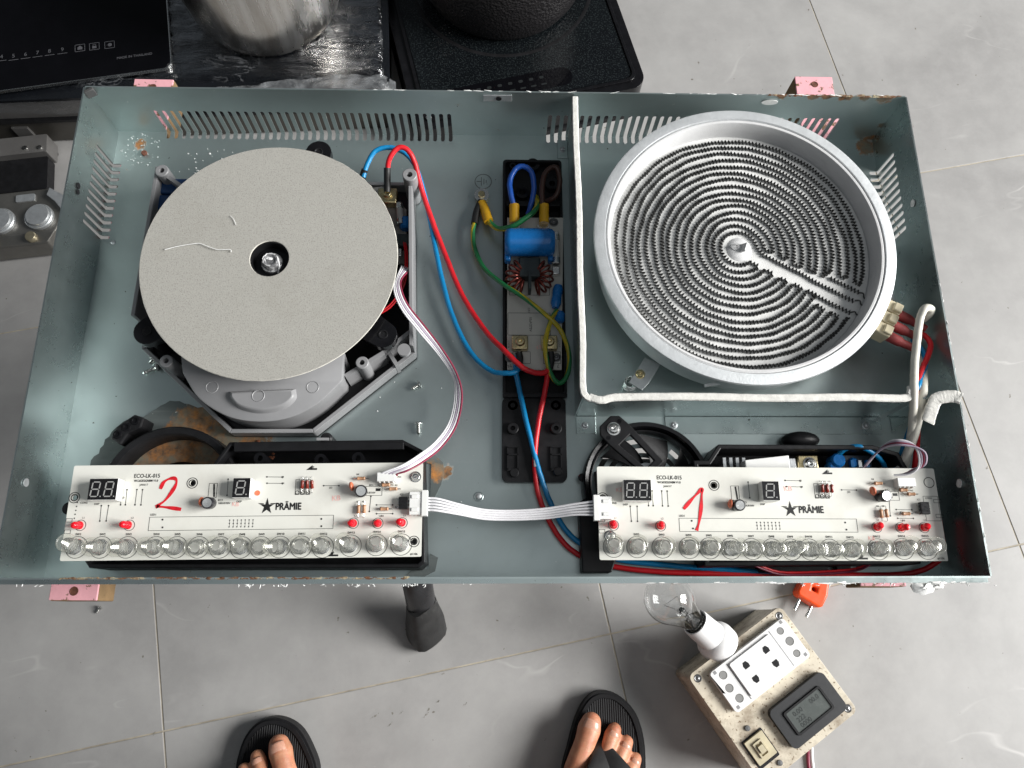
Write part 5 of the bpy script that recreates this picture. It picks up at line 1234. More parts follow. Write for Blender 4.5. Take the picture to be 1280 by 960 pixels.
pts = [(-52.1, -143.5, 46.0), (-43.5, -144.1, 46.0), (-28.2, -146.7, 40.0), (-10.9, -149.4, 34.0), (9.6, -149.8, 32.0), (33.1, -148.8, 34.0), (53.1, -146.7, 40.0), (66.2, -146.2, 43.0), (72.0, -145.9, 43.0)]
ribbon('ribbon_cable', spread(pts, 5, 2.1, [(0, 1, 0), (0, 1, 0), (0, .8, .3), (0, .75, .3), (0, .75, .2), (0, .8, .2), (0, .9, 0), (0, 1.1, 0), (0, 1.2, 0)]), 0.85, [WIRE_WHITE] * 5, 'white flat ribbon cable linking the two control boards', 'ribbon cables')
pts = [(294.3, -122.3, 46.0), (300.8, -120.6, 50.0), (306.4, -117.0, 56.0), (306.8, -108.0, 58.0), (301.8, -101.6, 56.0), (292.3, -99.0, 52.0), (288.2, -99.8, 42.0), (284.4, -105.1, 32.0), (279.8, -112.2, 24.0)]
ribbon('ribbon_cable', spread(pts, 4, 1.5, [(1.8, 0, 0), (.7, .7, 0), (.9, .3, .3), (.9, -.2, .4), (.3, -.8, .5), (-.2, -.9, .4), (-.6, -.7, .2), (-.7, -.6, 0), (-.8, -.5, 0)]), 0.8, [WIRE_WHITE, PURP, WINE, PURP], 'lilac ribbon cable arching behind the board marked 1', 'ribbon cables')
# heater leads
wire('heater_lead', [(327.1, 0.7, 38.0), (331.3, 1.6, 46.0), (333.9, 3.2, 52.0), (333.4, 5.6, 56.0), (325.9, 3.9, 60.0), (321.5, -3.2, 58.0), (318.1, -20.1, 56.0), (313.3, -42.5, 56.0), (308.6, -62.0, 58.0), (310.2, -75.2, 50.0), (313.4, -90.4, 36.0), (313.3, -105.1, 26.0), (311.0, -116.4, 20.0)], 3.0, WIRE_CREAM, 'thick cream sleeved lead looping up from the heater terminals', group='heater leads')
wire('heater_lead', [(330.1, -28.1, 36.0), (325.6, -45.1, 44.0), (317.7, -63.3, 52.0), (316.3, -77.3, 46.0), (314.8, -90.9, 38.0), (311.5, -103.4, 30.0), (307.2, -116.4, 20.0)], 3.3, WIRE_CREAM, 'thick cream sleeved lead hanging down behind the board marked 1', group='heater leads')
wire('heater_lead', [(331.0, -7.4, 38.0), (334.3, -11.5, 40.0), (335.9, -18.9, 42.0), (332.5, -28.8, 44.0), (325.6, -38.0, 46.0), (319.5, -46.3, 48.0), (314.0, -62.8, 50.0), (317.4, -76.3, 42.0), (320.7, -92.2, 30.0), (321.0, -112.1, 20.0)], 2.1, WIRE_RED, 'red lead bending down from the maroon heater sleeves', group='heater leads')
wire('heater_lead', [(326.2, -12.1, 36.0), (329.8, -18.8, 38.0), (331.9, -26.8, 40.0), (328.7, -37.3, 44.0), (322.3, -47.3, 47.0), (315.5, -57.1, 50.0), (314.1, -67.9, 46.0), (315.5, -81.0, 36.0), (312.0, -97.6, 26.0), (306.6, -114.8, 18.0)], 2.0, WIRE_CYAN, 'blue lead twisting down from the maroon heater sleeves', group='heater leads')
wire('jumper_wire', [(260.9, -104.0, 20.0), (265.2, -98.3, 26.0), (275.0, -97.5, 28.0), (286.5, -101.4, 26.0), (296.0, -107.7, 20.0), (301.8, -114.1, 14.0)], 1.9, WIRE_CYAN, 'blue jumper wire arched inside the electronics tray')
for k, lab in ((0, 'upper thin red wire of the pair below the board marked 1'), (1, 'lower thin red wire of the pair below the board marked 1')):
    wire('fan_lead', [(p[0], p[1] - 1.7 * k, p[2] - 0.3 * k) for p in ((183.3, -180.0, 26.0), (191.5, -184.7, 18.0), (211.2, -189.0, 12.0), (233.0, -190.1, 10.0), (256.7, -188.5, 12.0), (269.5, -186.0, 18.0), (274.7, -181.8, 26.0), (275.3, -176.4, 30.0))], 0.85, WIRE_RED if k == 0 else WINE, lab, group='thin fan leads')

# ------------------------------------------------------------------ loose screws and crumbs
def loose_screw(p, ang, label, grp, z=0.0, L_=11, tip=0.12):
    t = thing('loose_screw', label, 'screw', (p[0], p[1], z), grp)
    d = Vector((math.cos(ang) * math.cos(tip), math.sin(ang) * math.cos(tip), -math.sin(tip)))
    h = Vector((p[0], p[1], z + 3.4))
    build(MB().lathe([(0.001, -1.6), (2.2, -1.5), (3.4, -0.6), (3.4, 0), (0.001, 0)], h, 18, d), 'head', BRIGHT, t)
    pr = []; n_ = 14
    for k in range(n_ + 1):
        s = L_ * k / n_; pr += [(1.15 if k % 2 else 1.75, s * (1 if k < n_ else 1))]
    pr.append((0.05, L_ + 2.0))
    build(MB().lathe(pr, h, 14, d), 'shank', BRIGHT, t)
loose_screw((-275.9, -28.0), math.radians(200), 'loose screw lying by the lower left corner of the induction unit, pointing left', 'loose screws')
loose_screw((-279.8, -22.6), math.radians(120), 'loose screw leaning against the induction unit, pointing up', 'loose screws', 0, 10)
loose_screw((-192.4, -42.6) if False else (-64.5, -41.4), math.radians(210), 'short loose screw on the steel base right of the induction unit', 'loose screws', 0, 6)
loose_screw((-64.1, -74.0), math.radians(-88), 'small loose screw just above the ribbon cable on the steel base', 'loose screws', 0, 7)
loose_screw((-535.8, -209.5), math.radians(235), 'shiny loose screw on the floor tile below the left pink beam', 'loose screws', FLOOR, 7, 0.2)
rr = random.Random(21); cr = MB()
for _ in range(34):
    x, y = rr.gauss(-262, 18), rr.uniform(125, 185)
    cr.lump((x, y, 0.4), rr.uniform(0.2, 0.75) * rr.random() + 0.15, rr, (rr.uniform(.8, 2), 1, 0.6))
for _ in range(60):
    cr.lump((rr.uniform(-335, 335), rr.uniform(-190, 190), 0.3), rr.uniform(0.2, 0.5), rr)
for k in range(14): cr.lump((-262 + rr.uniform(-6, 6), 150 + rr.uniform(-7, 7), 1.0), rr.uniform(0.5, 1.3), rr, (1.8, 0.6, 0.7))
o = build(cr, 'foam_crumbs', SILICONE, o=(-262, 150, 0)); o['kind'] = 'stuff'; tag(o, 'white foam crumbs scattered over the steel base', 'crumbs')
for p, s in (((-255.0, 186.3), 1),): pass
rc = MB()
for _ in range(60): rc.lump((-186 + rr.gauss(0, 8), -97 + rr.gauss(0, 4), 1.0 + rr.uniform(0, 2)), rr.uniform(0.6, 1.8), rr, (1.3, 1, 0.6))
o = build(rc, 'rust_flakes', mat('rust_flakes', (0.17, 0.06, 0.03), 0.9, 0.0, 0.5, 300, bump=0.8), o=(-186, -97, 0)); o['kind'] = 'stuff'; tag(o, 'heap of brown rust flakes beside the black blower housing', 'rust')
dm = MB()
for px_ in ((-124.5, -342.0), (-138.6, -356.5), (-160.0, -346.7), (-91.8, -345.1), (-70.9, -294.8), (-40.5, -332.7), (-88.9, -339.3), (-76.5, -328.6), (-443.9, -365.4), (-623.9, -321.9)):
    L_ = rr.uniform(2, 9); an = rr.uniform(0.4, 1.5)
    for k in range(int(L_)): dm.lump((px_[0] + math.cos(an) * (k - L_ / 2) * 1.3 + rr.uniform(-.6, .6), px_[1] + math.sin(an) * (k - L_ / 2) * 1.3 + rr.uniform(-.6, .6), FLOOR + 0.15), rr.uniform(0.3, 1.1) * (1 - abs(2 * k / L_ - 1) * 0.7), rr, (1.0, 1.3, 0.06))
o = build(dm, 'dirt_marks', mat('dried_dirt', (0.19, 0.178, 0.155), 0.9, var=0.5, scale=300), o=(-100, -340, FLOOR)); o['kind'] = 'stuff'; tag(o, 'dried dark dirt marks on the floor tiles between the feet', 'dirt')

# ------------------------------------------------------------------ socket test box on the floor
BXM = mat('grimy_white_box', (0.57, 0.515, 0.41), 0.5, 0.0, 0.14, 25, bump=0.2, bscale=300, speck=(0.17, 0.12, 0.07), speck_scale=260, speck_amt=0.62, wear=(0.14, 0.095, 0.055), wear_scale=22, wear_lo=0.47, wear_hi=0.74)
ZT = -411.0
q0 = Vector((361.3, -209.5, -411.0)); q1 = Vector((443.9, -331.8, -411.0)); q2 = Vector((237.2, -297.7, -411.0))
ex = (q1 - q0).normalized(); ey = Vector((ex.y, -ex.x, 0)); 
if ey.dot(q2 - q0) < 0: ey = -ey
LX, LY = 150.0, 150.0
ctr = q0 + ex * LX / 2 + ey * LY / 2
ang = math.atan2(ex.y, ex.x)
bx = thing('socket_test_box', 'grimy white test box with socket and meter on the tiled floor', 'test box', (ctr.x, ctr.y, FLOOR))
# own frame: a along ex from the far corner, b along -ey (mirrored to stay right-handed)
yb = Vector((-ex.y, ex.x, 0)); sgn = 1 if yb.dot(ey) > 0 else -1
def BX(a, b_, z): p = q0 + ex * a + ey * b_; return (p.x, p.y, z)
def bpoly(pts): return [BX(a, b_, 0)[:2] for a, b_ in pts]
build(MB().prism(bpoly(rrect(1.5, LX - 1.5, 1.5, LY - 1.5, 6)), FLOOR + 0.3, ZT - 14), 'box_body', BXM, bx, smooth=False, bevel=1)
build(MB().prism(bpoly(rrect(0, LX, 0, LY, 8)), ZT - 13.2, ZT), 'box_lid', BXM, bx, smooth=True, bevel=2, seg=3)
for a, b_ in ((9, 9), (LX - 9, 9), (9, LY - 9), (LX - 9, LY - 9)):
    build(MB().lathe([(5.0, ZT + 0.05), (4.2, ZT + 0.5), (3.6, ZT + 0.1), (2.4, ZT + 0.1), (1.2, ZT + 0.9), (0.001, ZT + 0.9)], BX(a, b_, 0), 18), 'lid_screw', mat('dark_screw', (0.16, 0.16, 0.16), 0.35, 0.8), bx)
# socket plate
SWH = mat('socket_white', (0.72, 0.72, 0.715), 0.32, 0.0, 0.04, 60)
def rpoly(a0, a1, b0, b1, r): return bpoly(rrect(a0, a1, b0, b1, r))
sk_ = build(MB().prism(rpoly(11, 66, 9, 128, 5), ZT + 0.1, ZT + 9), 'socket_plate', SWH, bx, bevel=2.0, seg=3)
build(MB().prism(rpoly(16, 61, 36, 101, 2.5), ZT + 9.05, ZT + 11.5), 'socket_insert', SWH, sk_, o=ORIG[bx.name], smooth=False, bevel=0.8)
for b_ in (52, 84):
    for a, f_ in ((29, 1), (47, -1)):
        sh = [(a - 5 * f_, b_ - 2.2), (a - 1 * f_, b_ - 4.2), (a + 3.2 * f_, b_ - 3.6), (a + 3.2 * f_, b_ + 3.6), (a - 1 * f_, b_ + 4.2), (a - 5 * f_, b_ + 2.2)]
        build(MB().prism(bpoly(sh), ZT + 11.52, ZT + 11.7), 'socket_hole', FACE, sk_, o=ORIG[bx.name], smooth=False)
build(MB().prism(rpoly(14, 63, 34, 35.2, 0.4), ZT + 9.05, ZT + 9.2), 'plate_groove', GREYP, sk_, o=ORIG[bx.name], smooth=False)
build(MB().prism(rpoly(14, 63, 102, 103.4, 0.4), ZT + 9.05, ZT + 9.2), 'plate_groove', GREYP, sk_, o=ORIG[bx.name], smooth=False)
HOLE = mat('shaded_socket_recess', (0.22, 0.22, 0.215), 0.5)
for a, b_, r in ((22, 22, 3.6), (38, 20, 4.4), (54, 22, 3.6), (22, 114, 4.2), (38, 117, 4.2), (54, 114, 4.2)):
    build(MB().lathe([(0.001, ZT + 9.08), (r, ZT + 9.08)], BX(a, b_, 0), 18).lathe([(r, ZT + 9.05), (r + 0.5, ZT + 9.5), (r + 1.0, ZT + 9.05)], BX(a, b_, 0), 18), 'screw_recess', HOLE, sk_, o=ORIG[bx.name])
for a, b_ in ((14, 15), (61, 14), (14, 121), (61, 122)): build(MB().prism(rpoly(a - 2, a + 2, b_ - 2, b_ + 2, 0.5), ZT + 9.05, ZT + 9.15), 'knockout', GREYP, sk_, o=ORIG[bx.name], smooth=False)
# black meter with grey display
mt = build(MB().prism(rpoly(86, 138, 10, 96, 7), ZT + 0.1, ZT + 9), 'power_meter', mat('matt_black_meter', (0.012, 0.013, 0.015), 0.55, 0.0, 0.15, 100, bump=0.1), bx, bevel=3.5, seg=3)
build(MB().prism(rpoly(97, 128, 24, 82, 3), ZT + 9.05, ZT + 11, [rpoly(99.5, 125.5, 27, 79, 2)]), 'display_bezel', BLACKP, mt, o=ORIG[bx.name], smooth=False, bevel=0.5)
LCD = mat('dark_grey_display', (0.075, 0.085, 0.08), 0.25, 0.0, 0.1, 60, coat=0.4)
build(MB().prism(rpoly(99.5, 125.5, 27, 79, 2), ZT + 9.05, ZT + 9.6), 'display_screen', LCD, mt, o=ORIG[bx.name], smooth=False)
SEGD = mat('faint_display_digits', (0.02, 0.025, 0.024), 0.4)
tr = ang + (math.pi / 2 if sgn > 0 else -math.pi / 2) + math.pi
for s, a, b_ in (('0.00', 106, 72), ('00.0', 106, 46), ('222', 114, 72), ('0000', 121, 72)):
    text(s, 'display_digits', SEGD, mt, BX(a, b_, ZT + 9.8), 8.0, tr, 'LEFT', 0.1)
# cream rocker breaker let into the lid
wn = mat('aged_cream_plastic', (0.47, 0.42, 0.29), 0.42, 0.0, 0.14, 70)
bk = build(MB().prism(rpoly(96, 133, 112, 143, 1.5), ZT + 0.1, ZT + 0.5), 'breaker_opening', FACE, bx, smooth=False)
build(MB().prism(rpoly(98, 128, 114, 141, 1), ZT + 0.5, ZT + 5), 'breaker', wn, bk, o=ORIG[bx.name], smooth=False, bevel=0.8)
build(MB().prism(rpoly(104, 123, 121, 134, 1), ZT + 5, ZT + 7.5, [rpoly(106, 121, 123, 132, 0.8)]), 'breaker_frame', wn, bk, o=ORIG[bx.name], smooth=False, bevel=0.6)
build(MB().prism(rpoly(109, 118, 124, 131, 0.8), ZT + 5.1, ZT + 10), 'toggle', wn, bk, o=ORIG[bx.name], smooth=False, bevel=0.8)
for a, b_ in ((88, 126), (140, 118)): build(MB().lathe([(3.6, ZT + .05), (3.2, ZT + 2), (0.001, ZT + 2.2)], BX(a, b_, 0), 14), 'lid_screw', mat('dark_screw', (0.16, 0.16, 0.16), 0.35, 0.8), bx)
# bulb holder on the side of the box, tilted up
rim_ = Vector((246.9, -228.6, -398.0)); bc = Vector((206.5, -198.3, -370.0)); ax = (bc - rim_).normalized(); h0 = rim_ - ax * 50
build(MB().lathe([(0.001, -8), (20, -8), (25, -6), (25.5, 6), (24, 12), (19.5, 16), (18.4, 30), (18, 46), (17.2, 49), (15.6, 49), (15.2, 44), (15, 10)], h0, 40, ax), 'bulb_holder', mat('bulb_holder_white', (0.74, 0.74, 0.74), 0.3, 0.0, 0.04, 60), bx)
build(MB().obox(h0 - ax * 10 + Vector((12, -8, -12)), (46, 30, 40), ang), 'holder_bracket', SWH, bx, bevel=3)
bulb = thing('light_bulb', 'clear glass light bulb in the white holder of the test box', 'light bulb', tuple(h0 + ax * 20))
bh = h0 + ax * 30
build(MB().lathe([(0.001, 0), (9, 0), (13.2, 4), (13.2, 20), (13.6, 22)], bh, 28, ax), 'screw_base', mat('bulb_base_metal', (0.30, 0.30, 0.29), 0.3, 0.9), bulb)
ou = [(13.4, 19), (14.5, 27), (17.5, 37), (23.5, 50), (28.5, 61), (30, 70), (29, 79), (25.5, 88), (19, 95), (10, 99), (0.001, 100)]
ou = [(13.4, 19)] + [(r * 1.02, 19 + (z - 19) * 1.0) for r, z in ou[1:]]
inr = [(max(0.001, r - 0.7), z - 0.6 if z > 90 else z) for r, z in reversed(ou)]
build(MB().lathe(ou + inr, bh, 56, ax), 'glass_envelope', GLASS, bulb, angle=60)
build(MB().lathe([(10, 20), (9, 24), (4, 29), (3, 40), (4.2, 46), (2.5, 49), (0.001, 50)], bh, 24, ax), 'glass_stem', GLASS, bulb, angle=60)
u_ = ax.orthogonal().normalized(); w_ = ax.cross(u_)
for s in (-1, 1): build(MB().tube(spline([bh + ax * 46 + u_ * s * 2, bh + ax * 56 + u_ * s * 6, bh + ax * 68 + u_ * s * 11], 5), 0.45, 6), 'support_wire', BRIGHT, bulb)
build(MB().tube(spline([bh + ax * 68 - u_ * 11, bh + ax * 70 - u_ * 4 + w_ * 3, bh + ax * 70 + u_ * 4 + w_ * 3, bh + ax * 68 + u_ * 11], 6), 0.3, 6), 'filament', BRIGHT, bulb)
# mains lead of the box
wire('box_lead', [BX(LX + 1, 46, FLOOR + 20), BX(LX + 10, 48, FLOOR + 12), BX(LX + 24, 60, FLOOR + 4), BX(LX + 60, 84, FLOOR + 3), BX(LX + 120, 100, FLOOR + 3)], 2.2, WINE, 'dark red lead leaving the lower side of the test box', group='leads of the test box')
wire('box_lead', [BX(LX + 1, 41, FLOOR + 20), BX(LX + 10, 43, FLOOR + 13), BX(LX + 26, 56, FLOOR + 5), BX(LX + 62, 78, FLOOR + 3), BX(LX + 122, 94, FLOOR + 3)], 2.2, WIRE_WHITE, 'pale lead leaving the lower side of the test box', group='leads of the test box')
# orange plug
ORG = mat('orange_plug_plastic', (0.75, 0.075, 0.012), 0.38, 0.0, 0.1, 60)
pc = Vector((430.1, -193.2, -478.0)); pg = thing('orange_plug', 'orange two-pin mains plug lying on the floor behind the test box', 'plug', (pc.x, pc.y, FLOOR))
pd = (Vector((423.6, -214.1, -490.0)) - Vector((441.4, -185.4, -490.0))).normalized(); pw_ = Vector((-pd.y, pd.x, 0))
def pp(a, w): q = pc + pd * a + pw_ * w; return (q.x, q.y)
build(MB().prism([pp(-26, 13), pp(-8, 19), pp(8, 19), pp(13, 15), pp(13, -15), pp(8, -19), pp(-8, -19), pp(-26, -13)], FLOOR + 2, FLOOR + 24, [[pp(-10, 3), pp(-4, 4), pp(-3, -3), pp(-9, -4)]]), 'plug_body', ORG, pg, bevel=3, seg=3)
for s in (-1, 1):
    a = pc + pd * 12 + pw_ * s * 9; a.z = FLOOR + 13; build(MB().cyl(a, a + pd * 19, 2.3, n=14, bev=0.6), 'pin', BRIGHT, pg)
a = pc - pd * 24; a.z = FLOOR + 12
build(MB().tube(spline([a, a - pd * 40 + Vector((0, 0, -6)), a - pd * 110 + pw_ * 40 + Vector((0, 0, -8)), a - pd * 190 + pw_ * 20 + Vector((0, 0, -8))], 6), 4, 10), 'cord', ORG, pg)

# ------------------------------------------------------------------ stacked cookers and pots behind
BG = mat('black_hob_glass', (0.003, 0.003, 0.004), 0.07, 0.0, 0.2, 30, rvar=0.03, spec=0.15)
DARKM = mat('dark_wrapped_panel', (0.006, 0.007, 0.009), 0.25, 0.0, 0.3, 12, rvar=0.12)
GREYM = mat('grey_painted_metal', (0.17, 0.165, 0.16), 0.42, 0.5, 0.1, 20, bump=0.1)
PRN = mat('pale_symbol_print', (0.11, 0.11, 0.12), 0.5)
a0 = math.atan2((-486.1, 560.1)[1] - (-726.8, 516.0)[1], (-486.1, 560.1)[0] - (-726.8, 516.0)[0])
stk = Vector((*(-734.3, 523.6), 0)); sd = Vector((math.cos(a0), math.sin(a0), 0)); sn = Vector((-sd.y, sd.x, 0))
# lower wrapped cooker
wc = thing('wrapped_cooker', 'black cooker wrapped in clear film under the steel pot', 'cooker', tuple(stk + sd * 150 + sn * 200 + Vector((0, 0, FLOOR))))
c0 = Vector((*(-162.5, 537.6), 0)); c1 = Vector((*(-730.7, 504.3), 0)); wd = (c0 - c1).normalized(); wn_ = Vector((-wd.y, wd.x, 0)); wa = math.atan2(wd.y, wd.x)
def WC(a, b_, z): p = c0 + wd * a + wn_ * b_; return (p.x, p.y, z)
def wp(pts): return [WC(a, b_, 0)[:2] for a, b_ in pts]
build(MB().prism(wp(rrect(-760, 0, 0, 430, 14)), -381, -375), 'glass_top', DARKM, wc, bevel=2)
build(MB().prism(wp(rrect(-750, -10, 10, 420, 6)), -430, -381.2), 'side_body', GREYM, wc, smooth=False, bevel=2)
build(MB().prism(wp(rrect(-756, -8, 4, 424, 6)), -436, -430.5), 'seam_strip', BLACKP, wc, smooth=False)
build(MB().prism(wp(rrect(-750, -10, 12, 420, 6)), -492, -436.5), 'lower_body', mat('dark_grey_metal', (0.075, 0.07, 0.062), 0.4, 0.4, 0.12, 18), wc, smooth=False, bevel=2)
build(MB().prism(wp(rrect(-600, -575, 8, 12.5, 1)), -474, -452), 'latch', GREYM, wc, smooth=False, bevel=1)
for a in (-730, -60):
    for b_ in (40, 390): build(MB().cyl(WC(a, b_, FLOOR + 0.2), WC(a, b_, -492), 14, n=16), 'foot', BLACKP, wc)
text('2000W', 'printed_text', PRN, wc, WC(-62, 42, -374.8), 9, wa, 'LEFT')
# the film: a crinkled sheet over the front edge
fl = MB(); rr = random.Random(4); nx, ny = 90, 22
hs = {}
for i in range(nx + 1):
    for j in range(ny + 1):
        a = -775 + 790 * i / nx; b_ = -6 + 200 * (j / ny)
        crk = math.sin(a * 0.05 + b_ * 0.33) * 1.6 + math.sin(a * 0.021 - b_ * 0.21 + 1.3) * 2.0 + abs(math.sin(a * 0.013 + b_ * 0.06)) * 3 + rr.uniform(-1.6, 1.6)
        z = -371.0 + crk
        if j < 3: z -= (3 - j) * 12 + rr.uniform(-2, 2); b_ += (3 - j) * 1.5
        if i > nx - 3: z -= (i - nx + 3) * 9; a -= (i - nx + 3) * 6
        fl.v.append(WC(a, b_, z))
for i in range(nx):
    for j in range(ny): fl.f.append((i * (ny + 1) + j, (i + 1) * (ny + 1) + j, (i + 1) * (ny + 1) + j + 1, i * (ny + 1) + j + 1))
build(fl, 'wrap_film', film_material(), wc, angle=0)
# bunched, paler fold of the film along the near edge
def fold_film():
    m, nt, b, vec = start('bunched_film')
    b.inputs['Base Color'].default_value = (0.50, 0.52, 0.54, 1); b.inputs['Roughness'].default_value = 0.15; b.inputs['Specular IOR Level'].default_value = 0.9
    al = nt.nodes.new('ShaderNodeMapRange'); al.inputs[3].default_value = 0.06; al.inputs[4].default_value = 0.34
    nt.links.new(ramp(nt, noise(nt, vec, 45, 5, 0.65, 0.6), 0.35, 0.7), al.inputs[0]); nt.links.new(al.outputs[0], b.inputs['Alpha'])
    bn = nt.nodes.new('ShaderNodeBump'); bn.inputs['Strength'].default_value = 0.7; bn.inputs['Distance'].default_value = 0.004
    nt.links.new(noise(nt, vec, 60, 5, 0.6, 1.0), bn.inputs['Height']); nt.links.new(bn.outputs[0], b.inputs['Normal'])
    return m
ff = MB(); nx, ny = 80, 8
for i in range(nx + 1):
    for j in range(ny + 1):
        t_ = i / nx; a = -330 + 338 * t_; wdt = 26 * min(1, 0.15 + t_ * 1.2)
        b_ = -10 + wdt * j / ny + rr.uniform(-.4, .4)
        z = -366.5 + 2.2 * math.sin(a * 0.07 + j * 0.8) + 1.2 * math.sin(a * 0.19 - j) + rr.uniform(-.5, .5) - (9 if j == 0 else 3 if j == 1 else 0)
        if i > nx - 4: z -= (i - nx + 4) * 5
        ff.v.append(WC(a, b_, z))
for i in range(nx):
    for j in range(ny): ff.f.append((i * (ny + 1) + j, (i + 1) * (ny + 1) + j, (i + 1) * (ny + 1) + j + 1, i * (ny + 1) + j + 1))
build(ff, 'film_fold', fold_film(), wc, angle=0)
# upper glass panel with touch symbols
gp = thing('glass_cooktop', 'black glass cooktop with printed touch symbols on the wrapped cooker', 'cooktop', tuple(stk + sd * 100 + sn * 150 + Vector((0, 0, -368))))
g1 = Vector((*(-484.6, 557.7), 0))
def GC(a, b_, z): p = g1 + sd * a + sn * b_; return (p.x, p.y, z)
build(MB().prism([GC(a, b_, 0)[:2] for a, b_ in rrect(-520, 0, 0, 300, 12)], -368, -362), 'glass_panel', BG, gp, bevel=1.2)
build(MB().prism([GC(a, b_, 0)[:2] for a, b_ in rrect(-521.5, 1.5, -1.5, 301.5, 13)], -368.5, -363.2, [[GC(a, b_, 0)[:2] for a, b_ in rrect(-520.2, 0.2, -0.2, 300.2, 12)]]), 'metal_trim', BRIGHT, gp, smooth=False)
def gat(p): return (p[0], p[1], -361.85)
tr_ = a0
for s, p in (('4', (-732.9, 570.7, -362.0)), ('5', (-715.8, 572.4, -362.0)), ('6', (-698.8, 575.5, -362.0)), ('7', (-681.9, 578.6, -362.0)), ('8', (-664.9, 581.8, -362.0)), ('9', (-646.6, 584.9, -362.0))):
    text(s, 'touch_symbol', PRN, gp, gat(p), 9, tr_, 'CENTER')
    q = Vector(gat(p)); m = MB(); flat_line(m, q - sd * 7 - sn * 7, q + sd * 7 - sn * 7, 0.8, q.z); build(m, 'symbol_underline', PRN, gp, smooth=False)
for k, p in enumerate(((-621.4, 588.2, -362.0), (-600.7, 591.4, -362.0), (-578.8, 594.6, -362.0))):
    q = Vector(gat(p)); m = MB()
    cs = [q + sd * a + sn * b_ for a, b_ in ((-7, -6), (7, -6), (7, 6), (-7, 6))]
    for i in range(4): flat_line(m, cs[i], cs[(i + 1) % 4], 0.8, q.z)
    if k == 0: m.prism([tuple((q + sd * a + sn * b_)[:2]) for a, b_ in ((-3.5, -3), (3.5, -3), (3.5, 1), (0, 4), (-3.5, 1))], q.z, q.z + .05)
    elif k == 1:
        m.prism([tuple((q + sd * a + sn * b_)[:2]) for a, b_ in ((-3, -3.5), (3, -3.5), (3, 0.5), (-3, 0.5))], q.z, q.z + .05)
        flat_line(m, q - sd * 2 + sn * .5, q - sd * 2 + sn * 3.5, .8, q.z); flat_line(m, q + sd * 2 + sn * .5, q + sd * 2 + sn * 3.5, .8, q.z); flat_line(m, q - sd * 2 + sn * 3.5, q + sd * 2 + sn * 3.5, .8, q.z)
    else:
        m.prism([tuple((q + sd * a + sn * b_)[:2]) for a, b_ in circ(0.5, 0, 3, 14)], q.z, q.z + .05); flat_line(m, q - sd * 4, q + sd * 1, 0.9, q.z)
    build(m, 'touch_symbol', PRN, gp, smooth=False)
text('MADE IN THAILAND', 'printed_text', PRN, gp, gat((-564.8, 570.6, -362.0)), 5.6, tr_, 'LEFT', 0.06)
# steel pot
def pot_steel():
    m, nt, b, vec = start('streaked_steel')
    mp = nt.nodes.new('ShaderNodeMapping'); mp.inputs['Scale'].default_value = (26, 26, 2.5)
    nt.links.new(vec, mp.inputs[0]); st = noise(nt, mp.outputs[0], 1.0, 5, 0.65)
    c = mix_rgb(nt, ramp(nt, st, 0.35, 0.65), (0.40, 0.36, 0.31), (0.85, 0.83, 0.80))
    c = mix_rgb(nt, ramp(nt, noise(nt, vec, 120, 6, 0.7), 0.66, 0.74), c, (0.17, 0.14, 0.11))
    nt.links.new(c, b.inputs['Base Color']); b.inputs['Metallic'].default_value = 1.0
    rr_ = nt.nodes.new('ShaderNodeMapRange'); rr_.inputs[3].default_value = 0.12; rr_.inputs[4].default_value = 0.4
    nt.links.new(st, rr_.inputs[0]); nt.links.new(rr_.outputs[0], b.inputs['Roughness'])
    bn = nt.nodes.new('ShaderNodeBump'); bn.inputs['Strength'].default_value = 0.12; bn.inputs['Distance'].default_value = 0.002
    nt.links.new(st, bn.inputs['Height']); nt.links.new(bn.outputs[0], b.inputs['Normal'])
    return m
POTM = pot_steel()
pot = thing('steel_pot', 'scratched stainless steel pot standing on the film-wrapped cooker', 'pot', (-352, 683, -374))
ptc = (-352, 683, 0)
build(MB().lathe([(0.001, -371), (92, -371), (101, -368), (109, -356), (115, -335), (118, -300), (120, -250), (121, -215), (124, -213), (124, -210), (118, -210), (117, -250), (115, -300), (110, -340), (95, -362), (0.001, -365)], ptc, 96), 'pot_body', POTM, pot)
m = MB().tube(spline([(ptc[0] + 121, ptc[1] - 30, -235), (ptc[0] + 150, ptc[1] - 26, -232), (ptc[0] + 158, ptc[1], -232), (ptc[0] + 150, ptc[1] + 26, -232), (ptc[0] + 121, ptc[1] + 30, -235)], 6), 4, 10)
build(m, 'handle', POTM, pot)
m = MB().tube(spline([(ptc[0] - 121, ptc[1] - 30, -235), (ptc[0] - 150, ptc[1] - 26, -232), (ptc[0] - 158, ptc[1], -232), (ptc[0] - 150, ptc[1] + 26, -232), (ptc[0] - 121, ptc[1] + 30, -235)], 6), 4, 10)
build(m, 'handle', POTM, pot)
# right cooker in a black frame, with speckled glass
d0 = Vector((*(235.4, 589.2), 0)); d1 = Vector((*(195.0, 749.4), 0))
ra = math.atan2((d1 - d0).y, (d1 - d0).x) - math.pi / 2; rd = Vector((math.cos(ra), math.sin(ra), 0)); rn = Vector((-rd.y, rd.x, 0))
ck = thing('black_cooker', 'black cooker with speckled glass top and raised glossy frame under the black pot', 'cooker', tuple(d0 - rd * 180 + rn * 180 + Vector((0, 0, FLOOR))))
def CK(a, b_, z=0): p = d0 + rd * a + rn * b_; return (p.x, p.y, z)
def cp(pts): return [CK(a, b_)[:2] for a, b_ in pts]
build(MB().prism(cp(rrect(-372, 0, -6, 440, 24, 8)), -485, -424), 'cooker_frame', BLACKG, ck, bevel=6, seg=4)
build(MB().prism(cp(rrect(-376, 4, -10, 444, 28, 8)), FLOOR + 0.4, -486), 'cooker_base', BLACKP, ck, smooth=False, bevel=1)
